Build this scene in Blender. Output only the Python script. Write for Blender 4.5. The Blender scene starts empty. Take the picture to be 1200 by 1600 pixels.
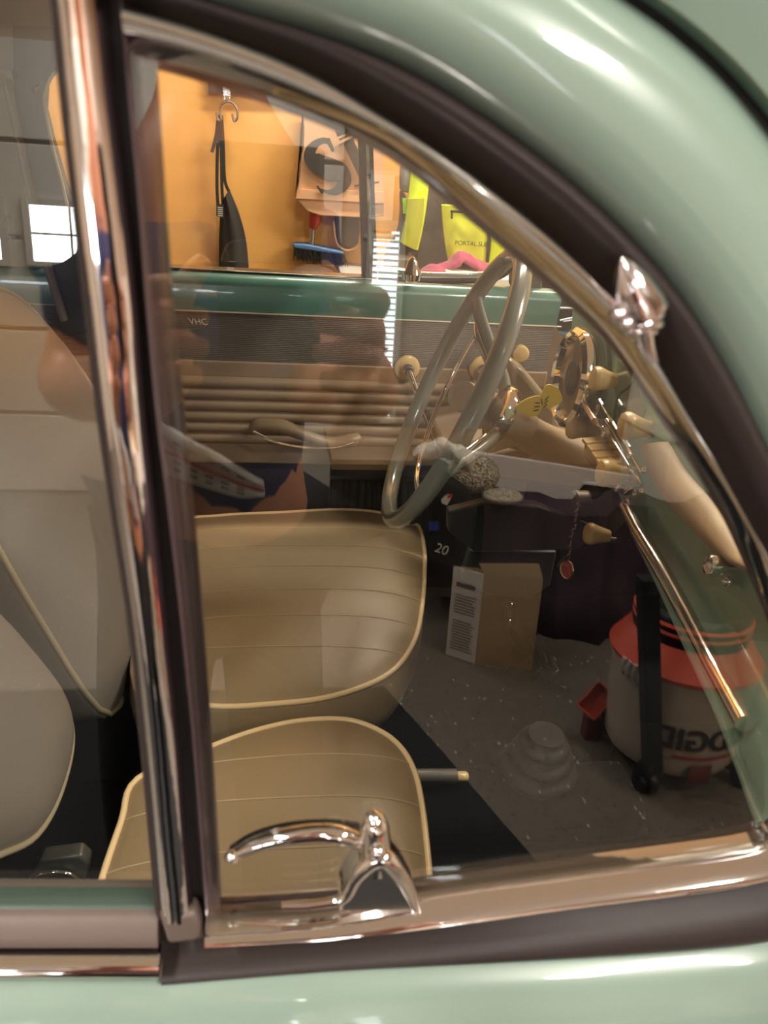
import bpy, bmesh, math, random
from mathutils import Vector, Matrix, noise
from mathutils.bvhtree import BVHTree
from math import sin, cos, pi, radians, atan2, hypot
random.seed(4)
C = bpy.context.scene.collection
sc = bpy.context.scene

# ------------------------------------------------------------------ camera, world, lights, exposure
CAM = Vector((0, 0, 1.38))
P, YW, RO, F = radians(29), radians(9), radians(4.9), 1200.0
fw = Vector((sin(YW)*cos(P), cos(YW)*cos(P), -sin(P)))
r0 = Vector((cos(YW), -sin(YW), 0)); u0 = r0.cross(fw)
RT = cos(RO)*r0 + sin(RO)*u0
UP = cos(RO)*u0 - sin(RO)*r0
cd = bpy.data.cameras.new('camera'); cam = bpy.data.objects.new('camera', cd); C.objects.link(cam)
M = Matrix((RT, UP, -fw)).transposed().to_4x4(); M.translation = CAM
cam.matrix_world = M
cd.sensor_fit = 'VERTICAL'; cd.sensor_height = 36; cd.sensor_width = 27; cd.lens = 27; cd.clip_start = .01
cd.dof.use_dof = True; cd.dof.focus_distance = 1.35; cd.dof.aperture_fstop = 11
sc.camera = cam
w = bpy.data.worlds.new('world'); sc.world = w; w.use_nodes = True
w.node_tree.nodes['Background'].inputs[0].default_value = (1, .93, .84, 1)
w.node_tree.nodes['Background'].inputs[1].default_value = .28
sc.view_settings.view_transform = 'Standard'; sc.view_settings.look = 'None'
sc.view_settings.exposure = 0.0; sc.view_settings.gamma = 1; sc.view_settings.use_curve_mapping = False
sc.cycles.use_denoising = True
sc.cycles.max_bounces = 14; sc.cycles.transparent_max_bounces = 24; sc.cycles.glossy_bounces = 6
sc.cycles.sample_clamp_indirect = 4; sc.cycles.caustics_reflective = False; sc.cycles.caustics_refractive = False
def area(name, loc, size, power, color=(1, .9, .78), rot=(0, 0, 0)):
    l = bpy.data.lights.new(name, 'AREA'); l.shape = 'RECTANGLE'; l.size, l.size_y = size
    l.energy = power; l.color = color
    o = bpy.data.objects.new(name, l); C.objects.link(o); o.location = loc; o.rotation_euler = rot
    return o
area('ceiling_lamp_light', (-.9, -.75, 2.55), (.12, 1.2), 52, (1, .93, .84))
area('ceiling_lamp_light', (1.1, -1.0, 2.55), (.12, 1.2), 54, (1, .93, .84))
area('ceiling_lamp_light', (-.3, -2.7, 2.55), (1.2, .12), 50, (1, .94, .88))  # added lamp, brightens the front wall and the chrome
area('ceiling_lamp_light', (.6, 2.25, 2.55), (1.2, .12), 68, (1, .9, .76))
area('ceiling_lamp_light', (2.3, 1.0, 2.55), (1.2, .12), 80, (1, .9, .78))

# ------------------------------------------------------------------ picture geometry helpers: real planes of the place
def ray(px, py): return fw*F + RT*(px-600) - UP*(py-800)
def onp(px, py, p0, n):
    d = ray(px, py); n = Vector(n); t = (Vector(p0)-CAM).dot(n)/d.dot(n); return CAM + d*t
def atx(px, py, X): return onp(px, py, (X, 0, 0), (1, 0, 0))
def aty(px, py, Y): return onp(px, py, (0, Y, 0), (0, 1, 0))
def atz(px, py, Z): return onp(px, py, (0, 0, Z), (0, 0, 1))
TL = radians(5); GN = Vector((0, -cos(TL), sin(TL))); GP = atz(760, 1400, 1.0)     # the tilted side glass of the car
def gl(px, py, off=0.0): return onp(px, py, GP + GN*off, GN)                        # off > 0 is outside the car
MC = CAM - 2*((CAM-GP).dot(GN))*GN
def rf(px, py, p0, n):                                                               # real point that the side glass mirrors
    d = ray(px, py); d = d - 2*d.dot(GN)*GN; n = Vector(n)
    return MC + d*((Vector(p0)-MC).dot(n)/d.dot(n))

def proj(p):
    v = Vector(p)-CAM; return (600+F*v.dot(RT)/v.dot(fw), 800-F*v.dot(UP)/v.dot(fw))
# ------------------------------------------------------------------ materials
def lin(h):
    if not isinstance(h, str): return (*h, 1)
    v = [int(h[i:i+2], 16)/255 for i in (0, 2, 4)]
    return (*[(c/12.92 if c <= .04045 else ((c+.055)/1.055)**2.4) for c in v], 1)
def mat(name, col, rough=.5, metal=0, bump=0, bscale=200, var=0, vscale=8, emit=0, coat=0, sheen=0, spec=.5, stretch=None):
    m = bpy.data.materials.new(name); m.use_nodes = True; nt = m.node_tree; b = nt.nodes['Principled BSDF']
    c = lin(col); b.inputs['Base Color'].default_value = c
    b.inputs['Roughness'].default_value = rough; b.inputs['Metallic'].default_value = metal
    b.inputs['Coat Weight'].default_value = coat; b.inputs['Coat Roughness'].default_value = .04
    b.inputs['Sheen Weight'].default_value = sheen; b.inputs['Specular IOR Level'].default_value = spec
    if emit: b.inputs['Emission Color'].default_value = c; b.inputs['Emission Strength'].default_value = emit
    tc = nt.nodes.new('ShaderNodeTexCoord'); src = tc.outputs['Object']
    if stretch:
        mp = nt.nodes.new('ShaderNodeMapping'); mp.inputs['Scale'].default_value = stretch
        nt.links.new(src, mp.inputs[0]); src = mp.outputs[0]
    if bump:
        n = nt.nodes.new('ShaderNodeTexNoise'); n.inputs['Scale'].default_value = bscale; n.inputs['Detail'].default_value = 3
        bp = nt.nodes.new('ShaderNodeBump'); bp.inputs['Strength'].default_value = bump; bp.inputs['Distance'].default_value = .002
        nt.links.new(src, n.inputs['Vector']); nt.links.new(n.outputs[0], bp.inputs['Height']); nt.links.new(bp.outputs[0], b.inputs['Normal'])
    if var:
        n = nt.nodes.new('ShaderNodeTexNoise'); n.inputs['Scale'].default_value = vscale; n.inputs['Detail'].default_value = 6
        r = nt.nodes.new('ShaderNodeValToRGB')
        r.color_ramp.elements[0].position = .3; r.color_ramp.elements[1].position = .7
        r.color_ramp.elements[0].color = (*[x*(1-var) for x in c[:3]], 1); r.color_ramp.elements[1].color = (*[min(1, x*(1+var)) for x in c[:3]], 1)
        nt.links.new(src, n.inputs['Vector']); nt.links.new(n.outputs[0], r.inputs[0]); nt.links.new(r.outputs[0], b.inputs['Base Color'])
    return m
def glass_mat(name, r0_=.07, tint=(.93, .95, .93), smudge=0):
    m = bpy.data.materials.new(name); m.use_nodes = True; nt = m.node_tree; nt.nodes.clear()
    out = nt.nodes.new('ShaderNodeOutputMaterial'); mx = nt.nodes.new('ShaderNodeMixShader')
    t = nt.nodes.new('ShaderNodeBsdfTransparent'); t.inputs[0].default_value = (*tint, 1)
    g = nt.nodes.new('ShaderNodeBsdfGlossy'); g.inputs['Roughness'].default_value = 0.0; g.inputs['Color'].default_value = (1, 1, 1, 1)
    lw = nt.nodes.new('ShaderNodeLayerWeight'); lw.inputs[0].default_value = .5
    pw = nt.nodes.new('ShaderNodeMath'); pw.operation = 'POWER'; pw.inputs[1].default_value = 5
    ma = nt.nodes.new('ShaderNodeMath'); ma.operation = 'MULTIPLY_ADD'; ma.inputs[1].default_value = 1-r0_; ma.inputs[2].default_value = r0_
    L = nt.links.new
    L(lw.outputs['Facing'], pw.inputs[0]); L(pw.outputs[0], ma.inputs[0]); L(ma.outputs[0], mx.inputs[0])
    L(t.outputs[0], mx.inputs[1]); L(g.outputs[0], mx.inputs[2]); L(mx.outputs[0], out.inputs[0])
    return m
G_ = {}
def mm(k, *a, **kw):
    if k not in G_: G_[k] = mat(k, *a, **kw)
    return G_[k]
green = mat('green_paint', '82968a', .28, coat=1.0, bump=.03, bscale=6)
green_in = mat('green_paint_inside', '557d6f', .3, coat=.6)
chrome = mat('chrome', (.93, .90, .89), .06, 1, bump=.25, bscale=22)
chrome2 = mat('chrome_fine', (.9, .87, .83), .05, 1)
rubber = mat('black_rubber', '2e2524', .5, bump=.15, bscale=60, spec=.35)
rubber_b = mat('brown_grey_rubber', '64564f', .45, bump=.15, bscale=60)
black = mat('black_plastic', '0b0b0c', .4)
blackm = mat('black_matte', '0a0a0b', .85, bump=.3, bscale=300)
carpet = mat('black_carpet', '0c0c0e', .95, bump=.6, bscale=700, spec=.1)
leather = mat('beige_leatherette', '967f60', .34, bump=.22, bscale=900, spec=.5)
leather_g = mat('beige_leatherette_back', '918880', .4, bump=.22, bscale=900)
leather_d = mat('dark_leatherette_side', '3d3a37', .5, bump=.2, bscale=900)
piping = mat('cream_piping', 'e8c898', .4)
seam = mat('cream_seam', 'b59a76', .5)
beige_v = mat('beige_vinyl', '9c8468', .42, bump=.15, bscale=900)
grey_v = mat('grey_ribbed_vinyl', '6d655c', .45)
ivory = mat('ivory_plastic', 'e0bd82', .3, coat=.3)
wheelm = mat('grey_wheel_plastic', '7c7f76', .22, coat=.6)
headl = mat('headliner', '8c8478', .85, bump=.3, bscale=500)
glass1 = glass_mat('side_glass', .075)
glass2 = glass_mat('far_glass', .03, (.99, .99, .98))
skin = mat('skin', 'c98a6c', .5, bump=.1, bscale=200)
navy = mat('navy_cotton', '343a66', .9, bump=.3, bscale=400, var=.15)

# ------------------------------------------------------------------ mesh helpers
def nb(): return bmesh.new()
def obj(name, bm, m, parent=None, smooth=True, weld=False, sub=0, bev=0):
    if weld: bmesh.ops.remove_doubles(bm, verts=bm.verts, dist=1e-5)
    bmesh.ops.recalc_face_normals(bm, faces=bm.faces)
    me = bpy.data.meshes.new(name); bm.to_mesh(me); bm.free()
    for x in (m if isinstance(m, (list, tuple)) else [m]): me.materials.append(x)
    o = bpy.data.objects.new(name, me); C.objects.link(o)
    if parent: o.parent = parent
    if smooth:
        me.polygons.foreach_set('use_smooth', [True]*len(me.polygons))
        try: me.set_sharp_from_angle(angle=radians(40))
        except Exception: pass
    if bev:
        b = o.modifiers.new('b', 'BEVEL'); b.width = bev; b.segments = 3; b.limit_method = 'ANGLE'
    if sub:
        s = o.modifiers.new('s', 'SUBSURF'); s.levels = s.render_levels = sub
    return o
def thing(name, label, cat, group=None, loc=(0, 0, 0)):
    o = bpy.data.objects.new(name, None); C.objects.link(o); o['label'] = label; o['category'] = cat
    o.empty_display_size = .05; o.location = loc
    if group: o['group'] = group
    return o
def tag(o, label, cat, group=None):
    o['label'] = label; o['category'] = cat
    if group: o['group'] = group
    return o
def struct(name, bm, m, **k):
    o = obj(name, bm, m, **k); o['kind'] = 'structure'; return o
def quad_add(bm, vs, mi=0):
    f = bm.faces.new(vs); f.material_index = mi; return f
def box(bm, lo, hi, mtx=None, mi=0):
    vs = []
    for z in (lo[2], hi[2]):
        for x, y in ((lo[0], lo[1]), (hi[0], lo[1]), (hi[0], hi[1]), (lo[0], hi[1])):
            v = Vector((x, y, z)); vs.append(bm.verts.new(mtx @ v if mtx else v))
    for f in ((0, 3, 2, 1), (4, 5, 6, 7), (0, 1, 5, 4), (1, 2, 6, 5), (2, 3, 7, 6), (3, 0, 4, 7)):
        quad_add(bm, [vs[i] for i in f], mi)
def boxc(bm, c, s, mtx=None, mi=0):
    box(bm, [c[i]-s[i]/2 for i in range(3)], [c[i]+s[i]/2 for i in range(3)], mtx, mi)
def spline(pts, n, closed=False):
    pts = [Vector(p) for p in pts]; N = len(pts); out = []
    segs = N if closed else N-1
    for s in range(segs):
        a, b, c, d = [pts[i % N] if closed else pts[max(0, min(N-1, i))] for i in (s-1, s, s+1, s+2)]
        for k in range(n):
            t = k/n
            out.append(.5*((2*b)+(c-a)*t+(2*a-5*b+4*c-d)*t*t+(3*b-a-3*c+d)*t**3))
    if not closed: out.append(pts[-1])
    return out
def tube(bm, pts, r, seg=12, closed=False, mi=0, flat=1.0, up=None, caps=True):
    pts = [Vector(p) for p in pts]; N = len(pts)
    rad = r if isinstance(r, (list, tuple)) else [r]*N
    if len(rad) != N: rad = [rad[int(i*(len(rad)-1)/max(1, N-1))] + (rad[min(len(rad)-1, int(i*(len(rad)-1)/max(1, N-1))+1)]-rad[int(i*(len(rad)-1)/max(1, N-1))])*((i*(len(rad)-1)/max(1, N-1)) % 1) for i in range(N)]
    rings = []; nrm = None
    for i, p in enumerate(pts):
        if closed: t = pts[(i+1) % N]-pts[i-1]
        else: t = pts[min(N-1, i+1)]-pts[max(0, i-1)]
        if t.length < 1e-9: t = Vector((0, 0, 1))
        t.normalize()
        if up is not None: nrm = Vector(up)
        elif nrm is None: nrm = Vector((0, 0, 1)) if abs(t.z) < .9 else Vector((1, 0, 0))
        nrm = nrm - t*nrm.dot(t)
        if nrm.length < 1e-6: nrm = t.orthogonal()
        nrm.normalize(); b = t.cross(nrm)
        rings.append([bm.verts.new(p + rad[i]*(cos(2*pi*k/seg)*nrm*flat + sin(2*pi*k/seg)*b)) for k in range(seg)])
    for i in range(N if closed else N-1):
        A, B = rings[i], rings[(i+1) % N]
        for k in range(seg): quad_add(bm, (A[k], A[(k+1) % seg], B[(k+1) % seg], B[k]), mi)
    if not closed and caps:
        quad_add(bm, rings[0][::-1], mi); quad_add(bm, rings[-1], mi)
def lathe(bm, c, axis, prof, seg=32, mi=0, scale2=1.0, up=None):
    """prof: list of (distance along axis, radius)"""
    c = Vector(c); a = Vector(axis).normalized(); u = (Vector(up) if up else (Vector((0, 0, 1)) if abs(a.z) < .9 else Vector((1, 0, 0))))
    u = (u-a*u.dot(a)).normalized(); v = a.cross(u); rings = []
    for d, r in prof:
        r = max(r, 1e-5); rings.append([bm.verts.new(c+a*d+r*(cos(2*pi*k/seg)*u+sin(2*pi*k/seg)*v*scale2)) for k in range(seg)])
    for A, B in zip(rings, rings[1:]):
        for k in range(seg): quad_add(bm, (A[k], A[(k+1) % seg], B[(k+1) % seg], B[k]), mi)
    quad_add(bm, rings[0][::-1], mi); quad_add(bm, rings[-1], mi)
def ball(bm, c, r, sc_=(1, 1, 1), mi=0, seg=20, mtx=None):
    n0 = len(bm.verts); res = bmesh.ops.create_uvsphere(bm, u_segments=seg, v_segments=seg//2, radius=r)
    for v in res['verts']:
        q = Vector((v.co.x*sc_[0], v.co.y*sc_[1], v.co.z*sc_[2])); v.co = (mtx @ q if mtx else q)+Vector(c)
        for f in v.link_faces: f.material_index = mi
def slab(bm, pts, off, mi=0):
    """closed outline of 3D points thickened along vector off"""
    off = Vector(off); A = [bm.verts.new(p) for p in pts]; B = [bm.verts.new(Vector(p)+off) for p in pts]
    n = len(A); quad_add(bm, A, mi); quad_add(bm, B[::-1], mi)
    for i in range(n): quad_add(bm, (A[i], B[i], B[(i+1) % n], A[(i+1) % n]), mi)
def band(bm, A, B, n, bulge=.004, thick=.008, K=8, closed=False, prof=None, mi=0):
    """strip between two rails of 3D points, bulged along n, with a back"""
    n = Vector(n); rows = []
    for a, b in zip(A, B):
        row = []
        for k in range(K+1):
            t = k/K; h = prof(t) if prof else sin(pi*t)**.6*bulge
            row.append(bm.verts.new(a.lerp(b, t)+n*h))
        row.append(bm.verts.new(b-n*thick)); row.append(bm.verts.new(a-n*thick)); rows.append(row)
    N = len(rows); K2 = K+3
    for i in range(N if closed else N-1):
        R, S = rows[i], rows[(i+1) % N]
        for k in range(K2): quad_add(bm, (R[k], R[(k+1) % K2], S[(k+1) % K2], S[k]), mi)
    if not closed: quad_add(bm, rows[0][::-1], mi); quad_add(bm, rows[-1], mi)
def resamp(pts, n):
    pts = [Vector(p) for p in pts]; L = [0]
    for a, b in zip(pts, pts[1:]): L.append(L[-1]+(b-a).length)
    out = []; j = 0
    for i in range(n):
        s = L[-1]*i/(n-1)
        while j < len(L)-2 and L[j+1] < s: j += 1
        t = 0 if L[j+1] == L[j] else (s-L[j])/(L[j+1]-L[j]); out.append(pts[j].lerp(pts[j+1], min(1, max(0, t))))
    return out
def gband(bm, A, B, offa, offb, bulge, thick, n=5, **k):
    """band between two pixel rails of the side-glass plane; same count in both"""
    A3 = spline([gl(x, y, offa) for x, y in A], n); B3 = spline([gl(x, y, offb) for x, y in B], n)
    band(bm, A3, B3, GN, bulge, thick, **k)
def text_mesh(body, loc, right, upv, size, extr=.0008, align='CENTER', shear=0, fat=0):
    cu = bpy.data.curves.new('t', 'FONT'); cu.body = body; cu.size = size; cu.extrude = extr; cu.align_x = align; cu.align_y = 'CENTER'; cu.shear = shear; cu.offset = fat
    o = bpy.data.objects.new('t', cu); C.objects.link(o); bpy.context.view_layer.update()
    me = bpy.data.meshes.new_from_object(o.evaluated_get(bpy.context.evaluated_depsgraph_get()))
    bpy.data.objects.remove(o); bpy.data.curves.remove(cu)
    r = Vector(right).normalized(); u = Vector(upv); u = (u-r*u.dot(r)).normalized(); nn = r.cross(u)
    mt = Matrix((r, u, nn)).transposed().to_4x4(); mt.translation = Vector(loc)
    bm = nb(); bm.from_mesh(me); bpy.data.meshes.remove(me); bmesh.ops.transform(bm, matrix=mt, verts=bm.verts)
    return bm
def merge(dst, src, mi=0):
    mp = {v: dst.verts.new(v.co) for v in src.verts}
    for f in src.faces:
        try: g = dst.faces.new([mp[v] for v in f.verts]); g.material_index = mi
        except ValueError: pass
    src.free()

# ================================================================== the garage (setting)
XA, XB, YA, YB, ZC = -3.2, 3.6, -3.5, 2.8, 2.7
floor_m = mat('speckled_floor', '685e53', .55, bump=.1, bscale=80)
nt = floor_m.node_tree; bs = nt.nodes['Principled BSDF']
tc = nt.nodes.new('ShaderNodeTexCoord'); vo = nt.nodes.new('ShaderNodeTexVoronoi'); vo.inputs['Scale'].default_value = 170
rp = nt.nodes.new('ShaderNodeValToRGB'); rp.color_ramp.interpolation = 'CONSTANT'
rp.color_ramp.elements[0].color = lin('685e53'); rp.color_ramp.elements[1].position = .08; rp.color_ramp.elements[1].color = lin('3a322e')
e = rp.color_ramp.elements.new(.14); e.color = lin('685e53'); e = rp.color_ramp.elements.new(.93); e.color = lin('d8d0c4')
nt.links.new(tc.outputs['Object'], vo.inputs['Vector']); nt.links.new(vo.outputs['Color'], rp.inputs[0]); nt.links.new(rp.outputs[0], bs.inputs['Base Color'])
bm = nb(); box(bm, (XA, YA, -.05), (XB, YB+.1, 0)); struct('floor', bm, floor_m)
bm = nb(); box(bm, (XA, YA, ZC), (XB, YB+.1, ZC+.05)); struct('ceiling', bm, mat('ceiling_paint', 'd6cdc2', .9))
bm = nb(); box(bm, (XA, YB, 0), (XB, YB+.1, ZC)); struct('wall_back', bm, mat('orange_board_wall', 'f6b562', .55, var=.06, vscale=3, bump=.1, bscale=40))
bm = nb(); box(bm, (XA-.1, YA, 0), (XA, YB, ZC)); struct('wall_left', bm, mat('tan_wall', 'bfae9c', .8, var=.1))
bm = nb(); box(bm, (XB, YA, 0), (XB+.1, YB, ZC)); struct('wall_right', bm, G_.get('w') or mat('tan_wall_b', 'bfae9c', .8, var=.1))
# camera-side wall with openings: sectional garage door with lites, blind window
day = mat('daylight', (.85, .93, 1.0), .5, emit=22)
wallf = mat('front_wall_paint', 'b8a494', .8, var=.1)
bm = nb(); box(bm, (XA, YA-.1, 0), (XB, YA, ZC)); struct('wall_front', bm, wallf)
gd = mat('garage_door_white', 'cfc9c0', .5)
bm = nb()
for k in range(5): box(bm, (-2.9, YA, .02+k*.42), (.3, YA+.05, .42+k*.42))
struct('door_1', bm, gd, bev=.006)
for i, x0 in enumerate((-2.6, -2.13, -1.66, -1.16, -.66, -.2)):
    bm = nb(); box(bm, (x0, YA+.051, 1.17), (x0+.36, YA+.058, 1.42)); struct('window_%d' % (i+1), bm, day)
    bm = nb()
    box(bm, (x0-.03, YA+.05, 1.14), (x0, YA+.075, 1.45)); box(bm, (x0+.36, YA+.05, 1.14), (x0+.39, YA+.075, 1.45))
    box(bm, (x0, YA+.05, 1.42), (x0+.36, YA+.075, 1.45)); box(bm, (x0, YA+.05, 1.14), (x0+.36, YA+.075, 1.17))
    box(bm, (x0+.175, YA+.058, 1.17), (x0+.185, YA+.07, 1.42)); box(bm, (x0, YA+.058, 1.29), (x0+.36, YA+.07, 1.30))
    struct('trim_%d' % (i+1), bm, gd)
# tall window with a blind
A = rf(583, 360, (0, YA, 0), (0, 1, 0)); B = rf(622, 650, (0, YA, 0), (0, 1, 0))
bx0, bx1, bz0, bz1 = A.x, A.x+(B.x-A.x)*.72, B.z, A.z+.02
bm = nb(); box(bm, (bx0, YA+.002, bz0), (bx1, YA+.01, bz1)); struct('window_7', bm, mat('daylight_soft', (.9, .96, 1.0), .5, emit=7))
bm = nb()
for x in (bx0-.03, bx1): box(bm, (x, YA, bz0-.03), (x+.03, YA+.05, bz1+.03))
box(bm, (bx0, YA, bz1), (bx1, YA+.05, bz1+.03)); box(bm, (bx0, YA, bz0-.03), (bx1, YA+.06, bz0))
struct('trim_7', bm, gd)
t = thing('window_blind', 'white slatted blind over the tall narrow window, mirrored in the vent glass', 'blind')
bm = nb(); z = bz0+.02
while z < bz1:
    box(bm, (bx0+.002, -.012, -.0006), (bx1-.002, .012, .0006), Matrix.Translation((0, YA+.03, z)) @ Matrix.Rotation(.5, 4, 'X')); z += .03
obj('slat_panel', bm, mat('blind_white', 'f2f2ee', .5), t)
bm = nb(); box(bm, (bx0, YA+.012, bz1-.02), (bx1, YA+.048, bz1)); obj('head_rail', bm, gd, t)
# ceiling tube fixtures
for lab, loc, s in (('fluorescent tube lamp on the ceiling over the parked car, front door side', (-.9, -.75, 2.6), (.16, 1.25)),
                    ('fluorescent tube lamp on the ceiling above the shop vacuum', (1.1, -1.0, 2.6), (.16, 1.25)),
                    ('added tube lamp on the ceiling near the white garage door, brightening wall and chrome', (-.3, -2.7, 2.6), (1.25, .16)),
                    ('fluorescent tube lamp on the ceiling by the orange wall', (.6, 2.25, 2.6), (1.25, .16)),
                    ('fluorescent tube lamp on the ceiling ahead of the car windscreen', (2.3, 1.0, 2.6), (1.25, .16))):
    t = thing('ceiling_lamp', lab, 'lamp', 'ceiling tube lamps')
    bm = nb(); boxc(bm, (loc[0], loc[1], 2.67), (s[0], s[1], .06)); obj('housing', bm, gd, t, bev=.01)
    bm = nb(); boxc(bm, (loc[0], loc[1], 2.63), (s[0]*.8, s[1]*.8, .03)); obj('diffuser', bm, mm('lamp_glow', (1, .96, .9), .5, emit=14), t, bev=.01)
#PART2
# ================================================================== the car
car = thing('car', 'green vintage car with chrome vent window, black rubber seals and cream knobs', 'car', loc=(0, 0, 0))
N_ = GN
O = [(195,8),(330,48),(480,108),(600,180),(700,245),(800,318),(880,385),(950,455),(1005,530),(1060,625),(1110,710),(1150,785),(1200,868),(1260,990),(1300,1110),(1310,1220),(1290,1300),(1240,1350),(1200,1366),(1100,1386),(900,1410),(700,1438),(520,1455),(322,1466)]
I = [(205,84),(300,108),(430,152),(560,205),(640,252),(740,332),(850,425),(940,508),(995,578),(1050,662),(1095,730),(1140,805),(1180,890),(1225,1000),(1255,1110),(1262,1210),(1245,1275),(1215,1308),(1180,1328),(1050,1348),(850,1374),(700,1394),(520,1422),(322,1434)]
S = [(130,-60),(330,5),(520,62),(640,112),(750,178),(860,258),(945,332),(1030,420),(1090,498),(1145,590),(1190,680),(1240,780),(1290,890),(1345,1000),(1385,1120),(1395,1240),(1370,1350),(1300,1430),(1210,1468),(1100,1482),(900,1495),(700,1503),(500,1512),(322,1524)]
D = [(130,-330),(420,-260),(660,-170),(850,-80),(965,-5),(1050,55),(1130,128),(1200,212),(1270,310),(1340,420),(1410,550),(1470,700),(1520,850),(1560,1000),(1590,1150),(1600,1300),(1590,1450),(1540,1560),(1420,1700),(1200,1900),(1000,1950),(800,1950),(600,1950),(322,1950)]
# vent window: chrome frame, glass, latch, hinge
cf = nb(); gband(cf, O, I, .010, .004, .008, .012, prof=lambda t: .0095*sin(pi*min(1, t*1.15))**.7 + .0025*sin(pi*max(0, (t-.72)/.28)))
vent = obj('vent_window_frame', cf, chrome, car); vent['label'] = 'blurred chrome arch framing the vent window'
# outline of glass
gpts = [(200,60)] + [((o[0]+i[0])/2, (o[1]+i[1])/2) for o, i in zip(O, I)]
bm = nb(); slab(bm, [gl(x, y, .0015) for x, y in gpts], -GN*.003); obj('glass_pane', bm, glass1, vent, smooth=False)
# inner lip of the frame (dark shadow line and olive rubber strip along the sill)
I2 = [(x, y) for x, y in I]
bm = nb()
lip = [(345,1412),(450,1408),(520,1402),(600,1393),(700,1378),(850,1358),(1000,1340),(1130,1318),(1195,1296),(1235,1250),(1250,1150)]
tube(bm, spline([gl(x, y, -.012) for x, y in lip], 5), .0028, 8)
obj('sill_gasket', bm, mat('olive_rubber', '6a604a', .4, coat=.3), vent)
bm = nb(); tube(bm, spline([gl(x-3, y+5, -.004) for x, y in I[:16]], 4), .0018, 8); obj('edge_gasket', bm, rubber, vent)
# latch on the sill
lat = obj('vent_latch', (lambda b: b)(nb()), chrome2, vent) if False else None
bm = nb()
base = [(530,1425),(540,1392),(562,1362),(590,1348),(612,1352),(632,1375),(650,1408),(652,1425)]
slab(bm, [gl(x, y, .012) for x, y in base], -GN*.02)
lat = obj('latch', bm, chrome2, vent, bev=.0015); lat['label'] = 'chrome latch with curved lever on the vent sill'
bm = nb()
lp = [(652,1428),(640,1395),(622,1362),(600,1340),(578,1348),(556,1372),(538,1402),(500,1412),(440,1416)]
tube(bm, spline([gl(x, y, .010) for x, y in lp], 6), [.002, .0035, .0045, .005, .0045, .0035, .003, .0025, .002], 12)
obj('latch_arch', bm, chrome2, lat)
bm = nb()
pp = [gl(587, 1352, .004), gl(588, 1320, .004), gl(586, 1290, .003), gl(582, 1276, .002)]
tube(bm, spline(pp, 6), [.0085, .0075, .0068, .0048], 18); ball(bm, gl(583, 1280, .002), .005)
ball(bm, gl(590, 1330, .011), .0045, seg=14)
obj('latch_post', bm, chrome2, lat)
bm = nb()
hp = [(362,1338),(375,1331),(400,1320),(440,1309),(490,1302),(530,1304),(555,1312),(572,1325)]
tube(bm, spline([gl(x, y, -.002+.004*i/7) for i, (x, y) in enumerate(hp)], 6), [.0022, .0034, .0042, .0045, .0048, .005, .0045, .003], 14)
hp2 = [(365,1330),(400,1309),(450,1295),(510,1290),(560,1295)]
ball(bm, gl(362, 1339, .001), .0036, seg=14)
obj('latch_lever', bm, chrome2, lat)
bm = nb(); tube(bm, spline([gl(x, y, -.012) for x, y in hp2], 6), .0035, 10); obj('latch_spring', bm, black, lat)
# hinge at the arch
bm = nb()
a0 = gl(972, 402, .016); a1 = gl(995, 520, .014)
lathe(bm, a0, gl(1000, 478, .014)-a0, [(0, .0005), (.003, .003), (.010, .0065), (.018, .0088), (.0225, .0092), (.0235, .0075)], 24)
for k, (x, y, r) in enumerate(((998,488,.0088), (1000,503,.0082), (998,515,.0068))):
    ball(bm, gl(x, y, .014), r, (1.15, .8, .45))
tube(bm, [gl(1004, 515, .016), gl(1008, 540, .016), gl(1020, 566, .014)], [.0042, .0036, .0024], 12)
ball(bm, gl(966, 492, .018), .0035); ball(bm, gl(978, 506, .018), .003)
obj('hinge', bm, mat('pitted_chrome', (.82, .78, .8), .12, 1, bump=.25, bscale=120), vent)
# rubber seal round the vent window
bm = nb(); gband(bm, S[:-1]+[(255, 1531)], [(o[0]-6, o[1]+3) if i < 17 else (o[0], o[1]-3) for i, o in enumerate(O[:-1])]+[(255, 1474)], .006, -.006, .0, .012,
                 prof=lambda t: .009*sin(pi*min(1, t*1.35))**.8 - .004*max(0, t-.7)/.3)
seal = obj('window_seal', bm, rubber, car)
bm = nb(); slab(bm, [gl(x, y, .008) for x, y in ((247,1430),(306,1428),(322,1470),(262,1478))], -GN*.012); obj('seal_foot', bm, rubber_b, seal, bev=.003)
# rear upright of the vent: glossy rubber channel, grey bead, black gap
L0 = [(178,-60),(190,30),(200,150),(214,300),(228,480),(242,640),(262,800),(283,980),(300,1150),(312,1300),(322,1440)]
L1 = [(214,-60),(236,60),(244,150),(254,300),(268,480),(284,640),(300,800),(316,980),(328,1150),(338,1300),(346,1440)]
bm = nb(); gband(bm, L0, L1, -.002, -.010, .004, .008, prof=lambda t: .005*sin(pi*t)**.5+.004*math.exp(-((t-.18)/.1)**2)); obj('upright_seal', bm, mat('glossy_rubber', '4a3a3c', .32, coat=.3), seal)
G0 = [(150,-60),(163,30),(176,150),(194,300),(214,480),(226,640),(243,800),(262,980),(280,1150),(293,1300),(304,1440)]
G1 = [(184,-60),(193,30),(203,150),(218,300),(232,480),(246,640),(266,800),(287,980),(304,1150),(316,1300),(326,1440)]
bm = nb(); gband(bm, G0, G1, -.004, -.004, .0, .006); obj('upright_gap_strip', bm, mat('gap_rubber', '161213', .7), seal)
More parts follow.
